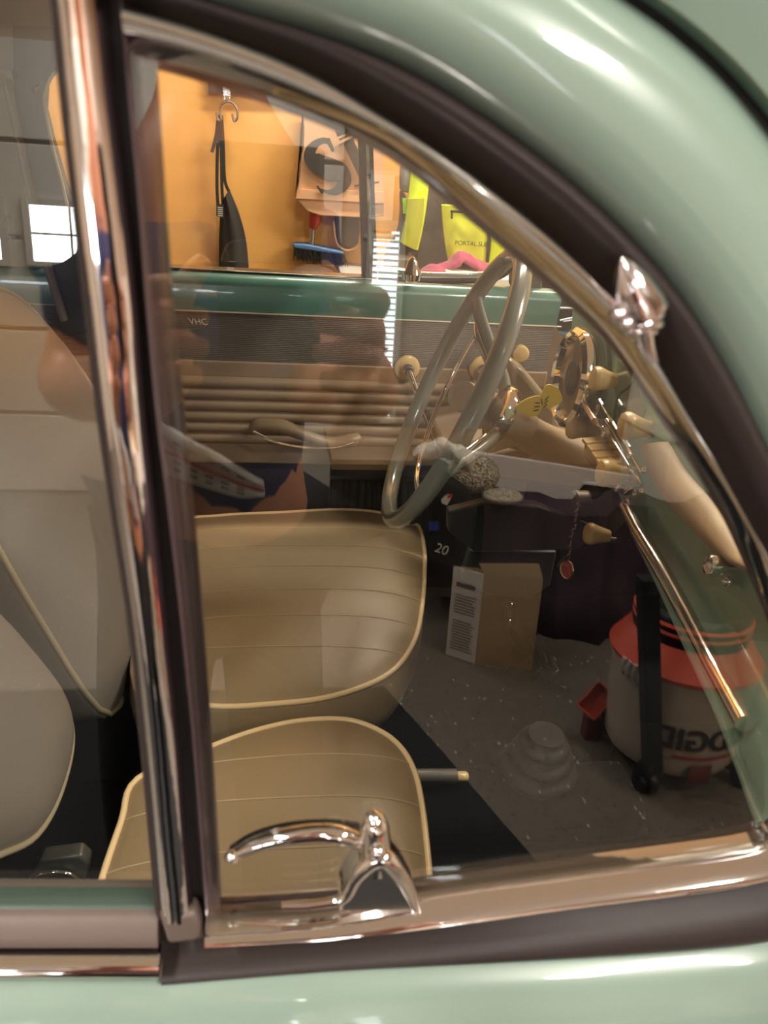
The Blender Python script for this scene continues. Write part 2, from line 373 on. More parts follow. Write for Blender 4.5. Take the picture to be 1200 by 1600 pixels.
# chrome divider post between the two panes
P0 = [(80,-60),(90,30),(101,150),(118,300),(139,480),(158,640),(181,800),(208,980),(226,1150),(240,1300),(252,1432)]
P1 = [(152,-60),(163,30),(176,150),(194,300),(214,480),(226,640),(243,800),(262,980),(280,1150),(291,1300),(303,1432)]
bm = nb(); gband(bm, P0, P1, .004, .003, .0, .012, prof=lambda t: .004*min(1, t/.16, (1-t)/.14)+.0008*sin(pi*t))
post = obj('divider_post', bm, chrome, car); post['label'] = 'chrome upright between door glass and vent window'
bm = nb(); gband(bm, [(x-9, y) for x, y in P0], [(x+3, y) for x, y in P0], -.002, .004, .002, .008); obj('glass_channel', bm, rubber, post)
# roll-up door glass on the left and its sill
bm = nb(); slab(bm, [gl(x, y, -.008) for x, y in ((-420,-120),(120,-120),(200,640),(262,1440),(-420,1440))], -GN*.004); dg = obj('door_glass', bm, glass1, car, smooth=False)
def lband(a, b, offa, offb, bulge, thick, x0=-420, x1=247, **k):
    bm = nb(); A = [(x0+(x1-x0)*i/14, a) for i in range(15)]; B = [(x0+(x1-x0)*i/14, b) for i in range(15)]
    gband(bm, A, B, offa, offb, bulge, thick, n=1, **k); return bm
obj('sill_lip', lband(1412, 1428, -.004, -.001, .001, .01), mat('dark_green_paint', '3e4c44', .4), dg)
obj('sill_seal', lband(1426, 1481, 0, .008, .003, .02), rubber_b, dg)
obj('sill_groove', lband(1478, 1493, .004, .006, .0, .02), rubber, dg)
obj('belt_trim', lband(1490, 1524, .008, .012, .0055, .02, x1=250), chrome2, dg)
# green skin of the door: arch above the seal, panel below
bm = nb(); gband(bm, D[:18], [(s[0]-2, s[1]+2) for s in S[:18]], -.004, .004, .0, .02, K=14, prof=lambda t: .030*sin(pi*t*.5)**.8*(1-t)**.5+.004*sin(pi*t))
obj('door_arch', bm, green, car)
# flat lower panel with rounded shoulder
bm = nb(); A = []; B = []
low = [(-420,1522),(-100,1523),(120,1523),(250,1525),(255,1529),(322,1522),(500,1510),(700,1501),(900,1493),(1100,1480),(1210,1466),(1300,1428),(1420,1400),(1800,1380)]
top3 = [gl(x, y, .006) for x, y in low]
rows = []
for p in top3:
    rows.append([bm.verts.new(p+Vector((0, -dy, -dz))) for dy, dz in ((0, 0), (.006, .002), (.016, .01), (.028, .03), (.038, .06), (.05, .12), (.055, .2), (.045, .3), (.03, .42), (-.02, .52))])
for a, b in zip(rows, rows[1:]):
    for k in range(len(a)-1): quad_add(bm, (a[k], b[k], b[k+1], a[k+1]))
o = obj('door_panel', bm, green, car, sub=1); sol = o.modifiers.new('s', 'SOLIDIFY'); sol.thickness = .01; sol.offset = -1
# shut line and the pillar / roof skin beyond it
D2 = [(x+28+i*.6, y-22) for i, (x, y) in enumerate(D[:18])]
E3 = [(x+700, y-560) for x, y in D[:18]]
bm = nb(); gband(bm, D2, D[:18], -.012, -.012, 0, .01); obj('shut_line_seal', bm, mm('gap_rubber_b', '100e0e', .8), car)
bm = nb(); gband(bm, E3, D2, -.16, -.002, 0, .02, K=14, prof=lambda t: .11*sin(pi*t)**.7*(1-t*.45)); obj('roof_pillar', bm, green, car)

# ---------------- interior shell
INN = 1.50       # inner face of the far door
bm = nb(); box(bm, (-1.3, .33, .26), (.98, 1.52, .29)); obj('floor_carpet', bm, carpet, car)
bm = nb(); box(bm, (.96, .33, .26), (1.0, 1.52, 1.0)); box(bm, (.62, .8, .29), (.96, .98, .40)); box(bm, (-1.0, .80, .29), (.62, .93, .36)); obj('tunnel_and_firewall', bm, carpet, car, bev=.02)
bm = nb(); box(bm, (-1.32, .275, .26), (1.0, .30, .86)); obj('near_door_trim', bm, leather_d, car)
# far door: belt band, ribbed vinyl, beige pad and ribs
def fq(px, py, Y=INN): return aty(px, py, Y)
def fz(py): return fq(430, py).z
zb0, zb1 = fq(430,441).z, fq(430,491).z
def longbox(z0, z1, y0, y1, x0=-1.1, x1=.56):
    b = nb(); box(b, (x0, y0, min(z0, z1)), (x1, y1, max(z0, z1))); return b
bm = nb()
prof = [(INN+.05, zb0+.004), (INN+.02, zb0+.008), (INN+.004, zb0), (INN-.002, zb0-.012), (INN+.001, zb1)]
xs = [-1.1, .46, .52, .55, .56]
for i, x in enumerate(xs[:-1]):
    for (ya, za), (yb, zb) in zip(prof, prof[1:]):
        quad_add(bm, [bm.verts.new(v) for v in ((x, ya, za), (xs[i+1], ya, za), (xs[i+1], yb, zb), (x, yb, zb))])
fd = obj('far_door_skin', bm, green_in, car, weld=True)
bm = nb(); tube(bm, [(-1.1, INN-.001, zb1), (.57, INN-.001, zb1)], .0016, 8); obj('pinstripe_bead', bm, mat('bead', 'cfc0a8', .3), fd)
zr1 = fz(566); bm = nb(); z = zb1-.002
n = 26; dz = (zb1-zr1)/n
for k in range(n):
    zz = zb1-dz*(k+.5); tube(bm, [(-1.1, INN+.002, zz), (.555, INN+.002, zz)], dz*.56, 8)
obj('ribbed_panel', bm, grey_v, fd)
bm = longbox(zr1, fz(592), INN-.002, INN+.02); box(bm, (-1.1, INN-.001, fz(725)), (.56, INN+.02, fz(690)))
obj('door_card', bm, beige_v, fd, bev=.004)
bm = nb(); zt = fz(590); zbm = fz(694); n = 6; dz = (zt-zbm)/n
for k in range(n):
    zz = zt-dz*(k+.5); tube(bm, [(-1.1, INN+.004, zz), (.50, INN+.004, zz), (.55, INN+.012, zz)], dz*.54, 12, flat=1)
obj('padded_ribs', bm, beige_v, fd)
bm = longbox(.30, fz(725), INN+.004, INN+.02); obj('kick_carpet', bm, mat('dark_brown_carpet', '3a332e', .95, bump=.5, bscale=600), fd)
# gathered map pocket
bm = nb(); q0, q1 = fq(515,742), fq(640,748); zb = fq(560,830).z
A = []; B = []
for i in range(61):
    x = q0.x+(q1.x+.06-q0.x)*i/60; yy = INN-.012+.006*sin(i*1.3)+.003*sin(i*2.9)
    A.append(Vector((x, yy, q0.z))); B.append(Vector((x+.002*sin(i), yy-.01, zb)))
band(bm, A, B, (0, -1, 0), .012, .004); obj('map_pocket', bm, mat('brown_gathered_fabric', '4a3f36', .9), fd)
bm = nb(); tube(bm, [Vector((q0.x, INN-.016, q0.z)), Vector((q1.x+.06, INN-.016, q0.z))], .005, 8); obj('pocket_hem', bm, mm('brown_dark', '3b332c', .9), fd)
# arm rest pull
bm = nb()
ap = [(396,668),(405,660),(440,662),(475,676),(515,688),(548,684),(561,678)]
tube(bm, spline([aty(x, y+4, INN-.045+abs(i-3)*.008) for i, (x, y) in enumerate(ap)], 6), [.011, .017, .018, .014, .014, .017, .011], 20, flat=.85)
ar = obj('armrest', bm, leather, fd); ar['label'] = 'beige curved pull handle on the far door'
bm = nb(); ac = [(396,674),(430,690),(480,699),(525,699),(556,690)]
tube(bm, spline([aty(x, y, INN-.062) for x, y in ac], 6), .0028, 8); obj('armrest_trim', bm, chrome2, ar)
# window crank and door handle on the far door
def crank(name, c, tip, par, extra=False):
    bm = nb(); c3 = aty(*c, INN-.004); lathe(bm, c3, (0, -1, 0), [(0, .026), (.004, .026), (.007, .022), (.008, .01)], 28)
    e = obj(name, bm, ivory, par)
    bm = nb(); t3 = aty(*tip, INN-.04); cc = c3+Vector((0, -.02, 0))
    lathe(bm, c3, (0, -1, 0), [(.004, .013), (.02, .013), (.026, .009), (.027, .002)], 20)
    tube(bm, spline([cc, cc.lerp(t3, .35)+Vector((0, -.01, 0)), t3], 6), [.008, .0065, .009], 14); ball(bm, t3, .010)
    obj(name+'_arm', bm, chrome2, e); return e
crank('window_crank', (636,574), (690,712), fd)
crank('door_opener', (752,575), (742,600), fd)
bm = nb(); kp = aty(812,548, INN); lathe(bm, kp, (-.25, -1, .1), [(0, .010), (.012, .010), (.014, .016), (.034, .018), (.04, .015), (.042, .003)], 24); obj('wing_vent_knob', bm, ivory, fd)
bm = nb(); merge(bm, text_mesh('VHC', aty(311, 503, INN-.009), (1, 0, 0), (0, 0, 1), .017, .0006, shear=-.3)); obj('lettering', bm, mm('white_print', 'd8d0c0', .5), fd)
# far window frames
zs = fq(430,428).z
bm = nb(); q = lambda x, y: aty(x, y, 1.54)
sillz0, sillz1 = q(430,444).z, q(430,423).z
box(bm, (-1.1, 1.52, sillz0), (q(572,430).x, 1.555, sillz1))
x0 = q(566,430).x; tl = (q(566,430).x-q(560,150).x)
fr = obj('far_window_frame', bm, mat('black_frame', '1c1a1a', .3, coat=.4), car, bev=.004)
bm = nb(); slab(bm, [q(566,436), q(590,436), q(580,120), q(557,120)], (0, .02, 0)); obj('far_divider', bm, black, fr, bev=.003)
bm = nb(); slab(bm, [aty(x, y, 1.525) for x, y in ((578,434),(583,434),(573,120),(568,120))], (0, .01, 0)); obj('far_divider_trim', bm, chrome2, fr)
bm = nb()
vf = [(592,432),(640,436),(700,437),(755,436),(785,428),(800,410),(803,385),(795,350),(770,310),(730,265),(680,215),(620,165),(590,140)]
tube(bm, spline([q(x, y) for x, y in vf], 6), .011, 14, flat=.7); obj('far_vent_seal', bm, rubber, fr)
bm = nb()
vf2 = [(592,424),(640,427),(700,429),(752,428),(778,420),(790,405),(792,385),(785,352),(762,316),(724,272),(674,222),(616,172),(592,150)]
tube(bm, spline([aty(x, y, 1.53) for x, y in vf2], 6), .0045, 10); fv = obj('far_vent_frame', bm, chrome2, fr)
bm = nb(); c3 = aty(643,430, 1.5)
lathe(bm, c3, (0, 0, 1), [(-.014, .006), (-.008, .018), (.004, .02), (.014, .013), (.026, .010), (.034, .003)], 20)
tube(bm, [c3+Vector((0, 0, .006)), c3+Vector((-.03, -.004, .01)), c3+Vector((-.07, -.004, .012))], [.005, .004, .003], 10)
obj('far_vent_latch', bm, chrome2, fr)
bm = nb(); slab(bm, [Vector((p.x, 1.535-(p.z-1.02)*.12, p.z)) for p in (Vector((-1.1, 1.545, sillz1)), q(800,424), q(790,340), q(700,235), q(590,140), q(400,30), Vector((-1.1, 1.545, 1.5)))], (0, .003, 0)); obj('far_glass', bm, glass2, fr, smooth=False)
bm = nb(); A3 = spline([q(x, y) for x, y in vf], 6); 
hz = [q(600,470), q(700,472), q(800,468), q(850,440), q(900,400), q(900,340), q(840,260), q(790,205), q(720,140), q(640,90), q(600,70)]
# far screen pillar
bm = nb(); slab(bm, [aty(x, y, 1.535) for x, y in ((803,450),(846,515),(850,400),(838,350),(800,300),(740,240),(740,205),(690,190),(660,180),(700,225),(770,300),(800,350),(808,390))], (0, .05, 0)); obj('far_screen_pillar', bm, mat('pillar_brown', '5a5248', .6), car, bev=.006)
# footwell side (kick panel) ahead of the far door
bm = nb(); slab(bm, [(.555, 1.53, .985), (.585, 1.53, .95), (.62, 1.53, .925), (1.0, 1.53, .90), (1.0, 1.53, .66), (.555, 1.53, .62)], (0, .02, 0)); obj('far_kick_panel', bm, mat('kick_brown', '7d6650', .7, bump=.3, bscale=400), car)
bm = nb(); slab(bm, [(.555, 1.532, .63), (1.0, 1.532, .67), (1.0, 1.532, .27), (.555, 1.532, .27)], (0, .02, 0)); obj('footwell_carpet', bm, carpet, car)
# headliner / roof / rear
bm = nb()
rows = []
for i in range(25):
    x = -1.35+1.62*i/24; row = []
    for k in range(17):
        y = .34+1.2*k/16; h = 1.50-.10*abs((k-8)/8)**2.6-.16*max(0, (-x-.2)/1.1)**2-.16*max(0, (x+.05)/.35)**2
        row.append(bm.verts.new((x, y, h)))
    rows.append(row)
rs = nb(); rr_ = [[rs.verts.new((v.co.x, .92+(v.co.y-.92)*1.03, v.co.z+.035)) for v in row] for row in rows]
for a, b in zip(rr_, rr_[1:]):
    for k in range(16): quad_add(rs, (a[k], b[k], b[k+1], a[k+1]))
o = obj('roof_skin', rs, green, car); sol = o.modifiers.new('s', 'SOLIDIFY'); sol.thickness = .01
for a, b in zip(rows, rows[1:]):
    for k in range(16): quad_add(bm, (a[k], b[k], b[k+1], a[k+1]))
o = obj('roof_lining', bm, headl, car); sol = o.modifiers.new('s', 'SOLIDIFY'); sol.thickness = .02; sol.offset = 1
bm = nb()
# rear side with quarter window opening: pillar frames
rq = lambda x, y: aty(x, y, 1.48)
box(bm, (-1.4, 1.50, .29), (-1.1, 1.54, 1.0)); box(bm, (-1.4, .33, .29), (-1.36, 1.54, 1.05))
obj('rear_side_panel', bm, mat('dark_blue_side', '3b4143', .7), car)
bm = nb(); lo_ = aty(70, 440, 1.51); slab(bm, [Vector((-1.4, 1.51, 1.0)), aty(75, 445, 1.51), aty(45, 330, 1.51), aty(25, 200, 1.51), aty(20, 60, 1.51), aty(80, -20, 1.51), aty(180, -60, 1.51), aty(180, -200, 1.51), Vector((-1.4, 1.51, 1.7))], (0, .03, 0)); obj('rear_side_lining', bm, headl, car)
bm = nb()
slab(bm, [rq(x, y) for x, y in ((20,60),(45,140),(62,130),(88,85),(130,60),(130,-60),(20,-60))], (0, .03, 0))
slab(bm, [rq(x, y) for x, y in ((62,130),(55,150),(60,190),(78,260),(100,330),(125,420),(150,500),(175,500),(150,410),(125,345),(100,290),(80,220),(68,170),(70,130),(88,100),(110,88),(88,85))], (0, .03, 0))
slab(bm, [rq(x, y) for x, y in ((20,60),(22,160),(40,240),(55,340),(75,420),(98,520),(130,520),(150,500),(125,420),(100,330),(78,260),(60,190),(50,130))], (0, .03, 0))
obj('rear_pillar', bm, mat('pillar_green_grey', '4a504b', .6), car)
bm = nb(); tube(bm, spline([aty(x, y, 1.475) for x, y in ((95,108),(82,118),(72,140),(70,165),(80,220),(98,290),(112,350),(122,385))], 5), .0028, 8); obj('rear_window_bead', bm, mm('bead', 'cfc0a8', .3), car)
bm = nb(); tube(bm, spline([aty(x, y, 1.47) for x, y in ((2,118),(10,125),(20,170),(35,240),(52,320),(70,400),(100,500))], 5), .012, 10, flat=.6); box(bm, tuple(aty(-30,119,1.46)), tuple(aty(22,115,1.47)+Vector((0, .01, .004)))); obj('rear_pillar_trim', bm, mat('trim_grey', '8a8378', .6), car)
#PART3
# ---------------- dashboard
X = .46
def dx(px, py, x=X): return atx(px, py, x)
# green dash: face polygon that wraps towards the near side
bm = nb()
def dpt(px, py):  # dash surface: straight across, curving back at the near end
    p = atx(px, py, X)
    for _ in range(6):
        d = max(0, .62-p.y); p = atx(px, py, X-.9*d*d)
    return p
topE = [(898,455),(912,450),(940,480),(985,540),(1030,610),(1075,690),(1125,790),(1190,910),(1260,1060)]
botE = [(892,655),(918,695),(950,740),(975,790),(990,830),(1030,910),(1075,1010),(1130,1130),(1190,1290)]
def rail(l, n): return spline([dpt(*p) for p in l], n)
T3, B3 = rail(topE, 5), rail(botE, 5)
band(bm, T3, B3, (-1, 0, 0), .004, .02, K=10)
dash = obj('dashboard', bm, mat('dash_green', '9cc0aa', .3, coat=.5), car)
bm = nb(); tube(bm, rail(botE[4:], 5), .005, 12); obj('lower_lip', bm, green, dash)
bm = nb(); T3 = T3[8:]; up3 = [p+Vector((.28, 0, -.02)) for p in T3]; band(bm, T3, up3, (0, 0, 1), .01, .01, K=5); obj('dash_top', bm, green_in, dash)
# speaker/instrument recess lines and raised pad
bm = nb(); tube(bm, spline([dx(x, y, X-.006) for x, y in ((905,445),(918,470),(940,505),(950,540),(952,570),(947,600),(943,625))], 5), .0025, 8)
tube(bm, spline([dx(x, y, X-.004) for x, y in ((970,540),(985,565),(993,590),(985,605),(968,620),(962,660),(985,700))], 5), .003, 8); obj('dash_moulding', bm, mat('dash_bead', '4a5c50', .3, coat=.5), dash)
# speedometer
sc3 = dx(908, 592, X-.012); bm = nb()
lathe(bm, sc3, (-1, .05, .05), [(-.01, .070), (.004, .073), (.012, .076), (.02, .074), (.025, .067), (.022, .062), (.012, .059)], 48)
sp = obj('speedometer_bezel', bm, chrome2, dash)
bm = nb(); lathe(bm, sc3, (-1, .05, .05), [(.012, .0595), (.0135, .0595)], 48); obj('speedometer_dial', bm, mat('dial_bronze', 'b09a7a', .2, .6), sp)
bm = nb(); lathe(bm, sc3, (-1, .05, .05), [(.0136, .026), (.0165, .025), (.017, .002)], 36); obj('dial_center', bm, black, sp)
def knob(px, py, tipx, tipy, r=.017, name='dash_knob', x=X, par=None):
    b = dx(px, py, x); t = dx(tipx, tipy, x)
    bm = nb(); ax = Vector((-1, .05, .1)).normalized()
    Lk = .05
    lathe(bm, b, ax, [(0, r*.45), (.004, r*.55), (.008, r*.62), (.020, r*.8), (.031, r*1.02), (.036, r*1.0), (.039, r*.85), (.040, r*.3)], 28)
    k = obj(name, bm, ivory, par or dash)
    bm = nb(); lathe(bm, b, ax, [(-.004, r*.62), (.004, r*.62), (.006, r*.4)], 20); obj('knob_collar', bm, chrome2, k); return k
knob(968, 597, 0, 0, .0165); knob(1018, 671, 0, 0, .0175); knob(928, 674, 0, 0, .0155); knob(982, 744, 0, 0, .0175, x=X-.015)
# radio with chrome body and push buttons
bm = nb()
p0 = dx(938, 650, X-.008); pts = [(930,655),(960,652),(1003,742),(1010,760),(990,775),(955,755),(925,712)]
slab(bm, [dx(x, y, X-.004) for x, y in pts], (-.014, 0, 0)); rad = obj('radio', bm, mat('radio_face', (.55, .5, .44), .18, 1), dash, bev=.004)
bm = nb()
for a, b, r in (((937,625),(1003,738),.0022), ((945,665),(1000,755),.002)):
    tube(bm, [dx(*a, X-.02), dx(*b, X-.02)], r, 8)
tube(bm, spline([dx(x, y, X-.02) for x, y in ((937,632),(930,655),(936,664),(944,672),(940,688))], 4), .004, 10)
lathe(bm, dx(990,748, X-.004), (-1, 0, .05), [(0, .019), (.012, .019), (.014, .016), (.024, .016), (.026, .013), (.034, .013), (.035, .004)], 28)
for x, y in ((1003,768),(993,771),(965,765),(928,690),(985,712),(1008,735)): ball(bm, dx(x, y, X-.02), .0045, seg=12)
obj('radio_trim', bm, chrome2, rad)
bm = nb(); tube(bm, [dx(910, 624, X-.03), dx(930, 658, X-.03)], [.004, .0055], 12); obj('light_switch_lever', bm, mat('copper_lever', (.8, .6, .5), .15, 1), dash)
for k in range(5):
    bm = nb(); b = dx(950+k*8, 688+k*11, X-.012); box(bm, (-.034, -.009, -.003), (.004, .009, .003), Matrix.Translation(b) @ Matrix.Rotation(-.1, 4, 'Y')); obj('push_button', bm, ivory, rad, bev=.0015)
# grab bar, glove-box knob, panel trims
bm = nb(); gb = [(1008,790),(1030,830),(1065,885),(1100,945),(1150,1035),(1205,1130)]
tube(bm, spline([dpt(*p)+Vector((-.022, 0, 0)) for p in [(x-6, y) for x, y in gb]], 6), [.0085, .009, .009, .009, .009, .009], 16)
ball(bm, dpt(1004, 788)+Vector((-.02, 0, 0)), .0088); obj('grab_bar', bm, mat('bar_chrome', (.78, .72, .66), .16, 1, bump=.2, bscale=60), dash)
bm = nb(); gk = dpt(1149, 888); lathe(bm, gk, (-1, .1, .1), [(0, .006), (.012, .006), (.014, .010), (.022, .0125), (.030, .010), (.033, .003)], 24)
ball(bm, gk+Vector((-.012, -.012, -.008)), .006); obj('glove_box_knob', bm, chrome2, dash)
bm = nb(); cp = [(1012,700),(1040,770),(1080,815),(1115,850),(1150,880),(1200,900)]  # cream band added for an unidentified pale shape over the dash
cq = [(1048,690),(1075,735),(1110,775),(1140,815),(1180,860),(1230,890)]
cp3 = spline([dpt(*p)+Vector((-.004, 0, 0)) for p in cp], 6); cq3 = spline([dpt(*p)+Vector((-.004, 0, 0)) for p in cq], 6)
band(bm, cp3, cq3, (-1, 0, 0), .016, .002, K=10); obj('added_cream_band', bm, mat('cream_band', 'd9bd98', .5, bump=.15, bscale=500), dash)
bm = nb(); slab(bm, [dpt(x, y)+Vector((-.003, 0, 0)) for x, y in ((972,560),(1000,590),(1015,640),(1000,668),(972,650),(965,600))], (-.003, 0, 0)); obj('ash_tray', bm, green, dash, bev=.002)
# under-dash metalwork, steering column, ignition
bm = nb()
slab(bm, [dx(x, y, .50) for x, y in ((905,752),(945,757),(1000,775),(975,810),(955,845),(930,850),(935,800),(890,790))], (.03, 0, 0))
slab(bm, [aty(x, y, 1.05) for x, y in ((700,800),(760,785),(840,790),(935,830),(905,858),(880,860),(740,862),(700,830))], (0, .02, 0))
slab(bm, [aty(x, y, 1.1) for x, y in ((735,860),(870,862),(860,915),(830,935),(760,930),(720,905))], (0, .02, 0))
ud = obj('under_dash_tray', bm, mat('dark_grey_metal', '3a3b3c', .5), dash, bev=.003)
bm = nb(); tube(bm, [dx(835, 790, .46), dx(935, 832, .5)], .006, 10); obj('tray_rod', bm, mat('grey_rod', '4d4d4d', .4, .5), ud)
knob(955, 838, 0, 0, .016, par=ud, x=.49)
bm = nb(); ic = dx(908, 787, .49); lathe(bm, ic, (-1, 0, 0), [(-.01, .022), (.012, .022), (.016, .018), (.017, .004)], 28); obj('ignition_lock', bm, mat('ignition_brown', '6a5c50', .4, .4), ud)
bm = nb(); slab(bm, [dx(x, y, .47) for x, y in ((955,765),(1000,770),(978,812),(960,790))], (.01, 0, 0)); obj('ash_drawer', bm, mm('mirror_dark', (.35, .33, .32), .1, 1), dash)
# steering column from the wheel hub to the dash underside
WC = Vector((.24, 1.017, 1.009)); wa, wb = .364, -.156
wn = Vector((-cos(wa)*cos(wb), -cos(wa)*sin(wb), sin(wa))).normalized()
bm = nb(); col = [WC-wn*.02, WC-wn*.12, aty(790,640,1.1), aty(850,672,1.13), aty(905,720,1.15)+Vector((.1, 0, -.02))]
tube(bm, spline(col[:1]+[aty(770,640,1.10), aty(850,690,1.13), aty(900,730,1.16)+Vector((.08, 0, 0))], 6), [.022, .026, .03, .034], 24)
sc_ = obj('steering_column', bm, beige_v, car)
bm = nb(); slab(bm, [aty(x, y, 1.16) for x, y in ((795,560),(822,580),(872,640),(880,700),(850,720),(800,705),(745,690),(760,650),(800,630))], (0, .05, 0)); obj('column_shroud', bm, mat('beige_metal', '8f7c5c', .35, coat=.4), sc_, bev=.012)
bm = nb(); slab(bm, [aty(x, y, 1.1) for x, y in ((720,705),(740,690),(830,680),(838,690),(760,712))], (0, .05, 0)); obj('column_bracket', bm, mm('beige_metal', '8f7c5c'), sc_, bev=.006)
bm = nb(); slab(bm, [aty(x, y, 1.2) for x, y in ((700,720),(880,690),(950,745),(1000,770),(980,780),(880,765),(700,740))], (0, .25, 0)); obj('parcel_shelf_side', bm, mat('brown_board', '6e5740', .7), car, bev=.01)
# gear boot, hand brake, pedals
bm = nb(); bc = Vector((.45, .90, .36)); pr = []
for k in range(25):
    t = k/24; pr.append((t*.11-.02, .075-.045*t+.006*sin(t*pi*8)))
lathe(bm, bc, (0, 0, 1), pr, 32); boot = obj('gear_boot', bm, mat('boot_rubber', '141312', .6), car)
bm = nb(); tube(bm, [aty(600, 1213, .88), aty(713, 1213, .88)], [.012, .0125], 20); hb = obj('hand_brake', bm, mat('grey_brake_tube', '7b756c', .4, .3), car)
bm = nb(); tube(bm, [aty(713, 1213, .88), aty(728, 1213, .88), aty(731, 1213, .88)], [.0085, .0085, .006], 18); obj('release_button', bm, ivory, hb)
glossb = mat('glossy_black', '08080a', .12, coat=1)
for k, (tp, mid, pad) in enumerate((((795,948),(795,985),(812,1020)), ((812,985),(826,1010),(836,1045)), ((838,1000),(848,1020),(858,1050)))):
    bm = nb()
    a, b, c = atx(*tp, .52), atx(*mid, .51), atx(*pad, .50)
    tube(bm, spline([a, b, c], 8), [.017, .010, .009], 14); ball(bm, a, .019 if k == 0 else .012)
    pe = obj('pedal_arm', bm, glossb, car)
    bm = nb(); boxc(bm, (0, 0, 0), (.010, .04, .042), Matrix.Translation(c) @ Matrix.Rotation(.5, 4, 'Y')); obj('pedal_pad', bm, glossb, pe, bev=.005)
for (x, y) in ((868,1060),(885,1075)):
    pass
# small chrome-ringed plate low behind the passenger seat
sq = [aty(x, y, .60) for x, y in ((62,1345),(125,1337),(140,1350),(132,1412),(35,1416),(38,1395))]
bm = nb(); slab(bm, sq, (0, .02, 0)); pl = obj('seat_hinge_cover', bm, mat('grey_cover', '5f5e58', .35, .4), car, bev=.004)
bm = nb(); cc = aty(88, 1382, .596); tube(bm, [cc+Vector((cos(t)*.026, 0, sin(t)*.022)) for t in [2*pi*i/40 for i in range(40)]], .0028, 10, closed=True); obj('cover_ring', bm, chrome2, pl)
bm = nb(); boxc(bm, cc+Vector((0, .006, 0)), (.024, .004, .024)); obj('cover_emblem', bm, mat('emblem_grey', '8a7a74', .3, .6), pl, bev=.003)

# ================================================================== steering wheel (its own thing: it turns by itself)
sw = thing('steering_wheel', 'grey thin-rimmed steering wheel with chrome horn ring in front of the far seat', 'steering wheel')
e1 = Vector((sin(wa), 0, cos(wa))); e1 = (e1-wn*e1.dot(wn)).normalized(); e2 = wn.cross(e1)
def wp(t, r, h=0): return WC+r*(cos(t)*e1+sin(t)*e2)+wn*h
bm = nb(); pts = []; rr = []
Nr = 144
rings = []
for i in range(Nr):
    t = 2*pi*i/Nr; r = .0125
    rings.append(wp(t, .2)); rr.append(r*(1+.035*(abs(sin(t*30)))))
tube(bm, rings, .0128, 18, closed=True); obj('rim', bm, wheelm, sw)
ta = min([2*pi*i/720 for i in range(720)], key=lambda a: hypot(proj(wp(a, .2))[0]-746, proj(wp(a, .2))[1]-462))
HB = WC-wn*.085; sgn_ = 1 if proj(wp(ta+.6, .2))[0] < proj(wp(ta, .2))[0] else -1
def hp_(a, r, h=0): return HB+r*(cos(a)*e1+sin(a)*e2)+wn*h
for a in (ta, ta+pi*.98*sgn_):
    bm = nb(); tube(bm, spline([wp(a, .198), wp(a, .165, -.012), wp(a, .115, -.04), hp_(a, .06, .01), hp_(a, .02, 0)], 6), [.011, .013, .013, .014, .016], 16, flat=.55, up=wn); sp_ = obj('spoke', bm, wheelm, sw)
    bm = nb(); tube(bm, spline([wp(a+.05*sgn_, .15, -.012), wp(a+.06*sgn_, .125, -.022), wp(a+.08*sgn_, .09, -.045), hp_(a+.1*sgn_, .05, .018)], 6), [.003, .007, .006, .004], 12, flat=.7, up=wn); obj('chrome_spear', bm, chrome2, sp_)
bm = nb(); lathe(bm, HB-wn*.05, wn, [(0, .018), (.02, .022), (.035, .03), (.045, .034), (.05, .028)], 36); hb_ = obj('hub', bm, beige_v, sw)
bm = nb(); lathe(bm, HB-wn*.002, wn, [(-.006, .040), (.004, .044), (.012, .042), (.014, .037), (.010, .034)], 40); obj('cap_ring', bm, chrome2, hb_)
bm = nb(); lathe(bm, HB, wn, [(.0, .035), (.011, .035), (.015, .024), (.016, .003)], 40); obj('horn_button', bm, mat('brown_cap', '5d4636', .25, coat=.6), hb_)
bm = nb(); tube(bm, [wp(ta+sgn_*(.10+(pi*.98-.18)*i/50), .150, -.022) for i in range(51)], .0038, 12); obj('horn_ring', bm, chrome2, sw)
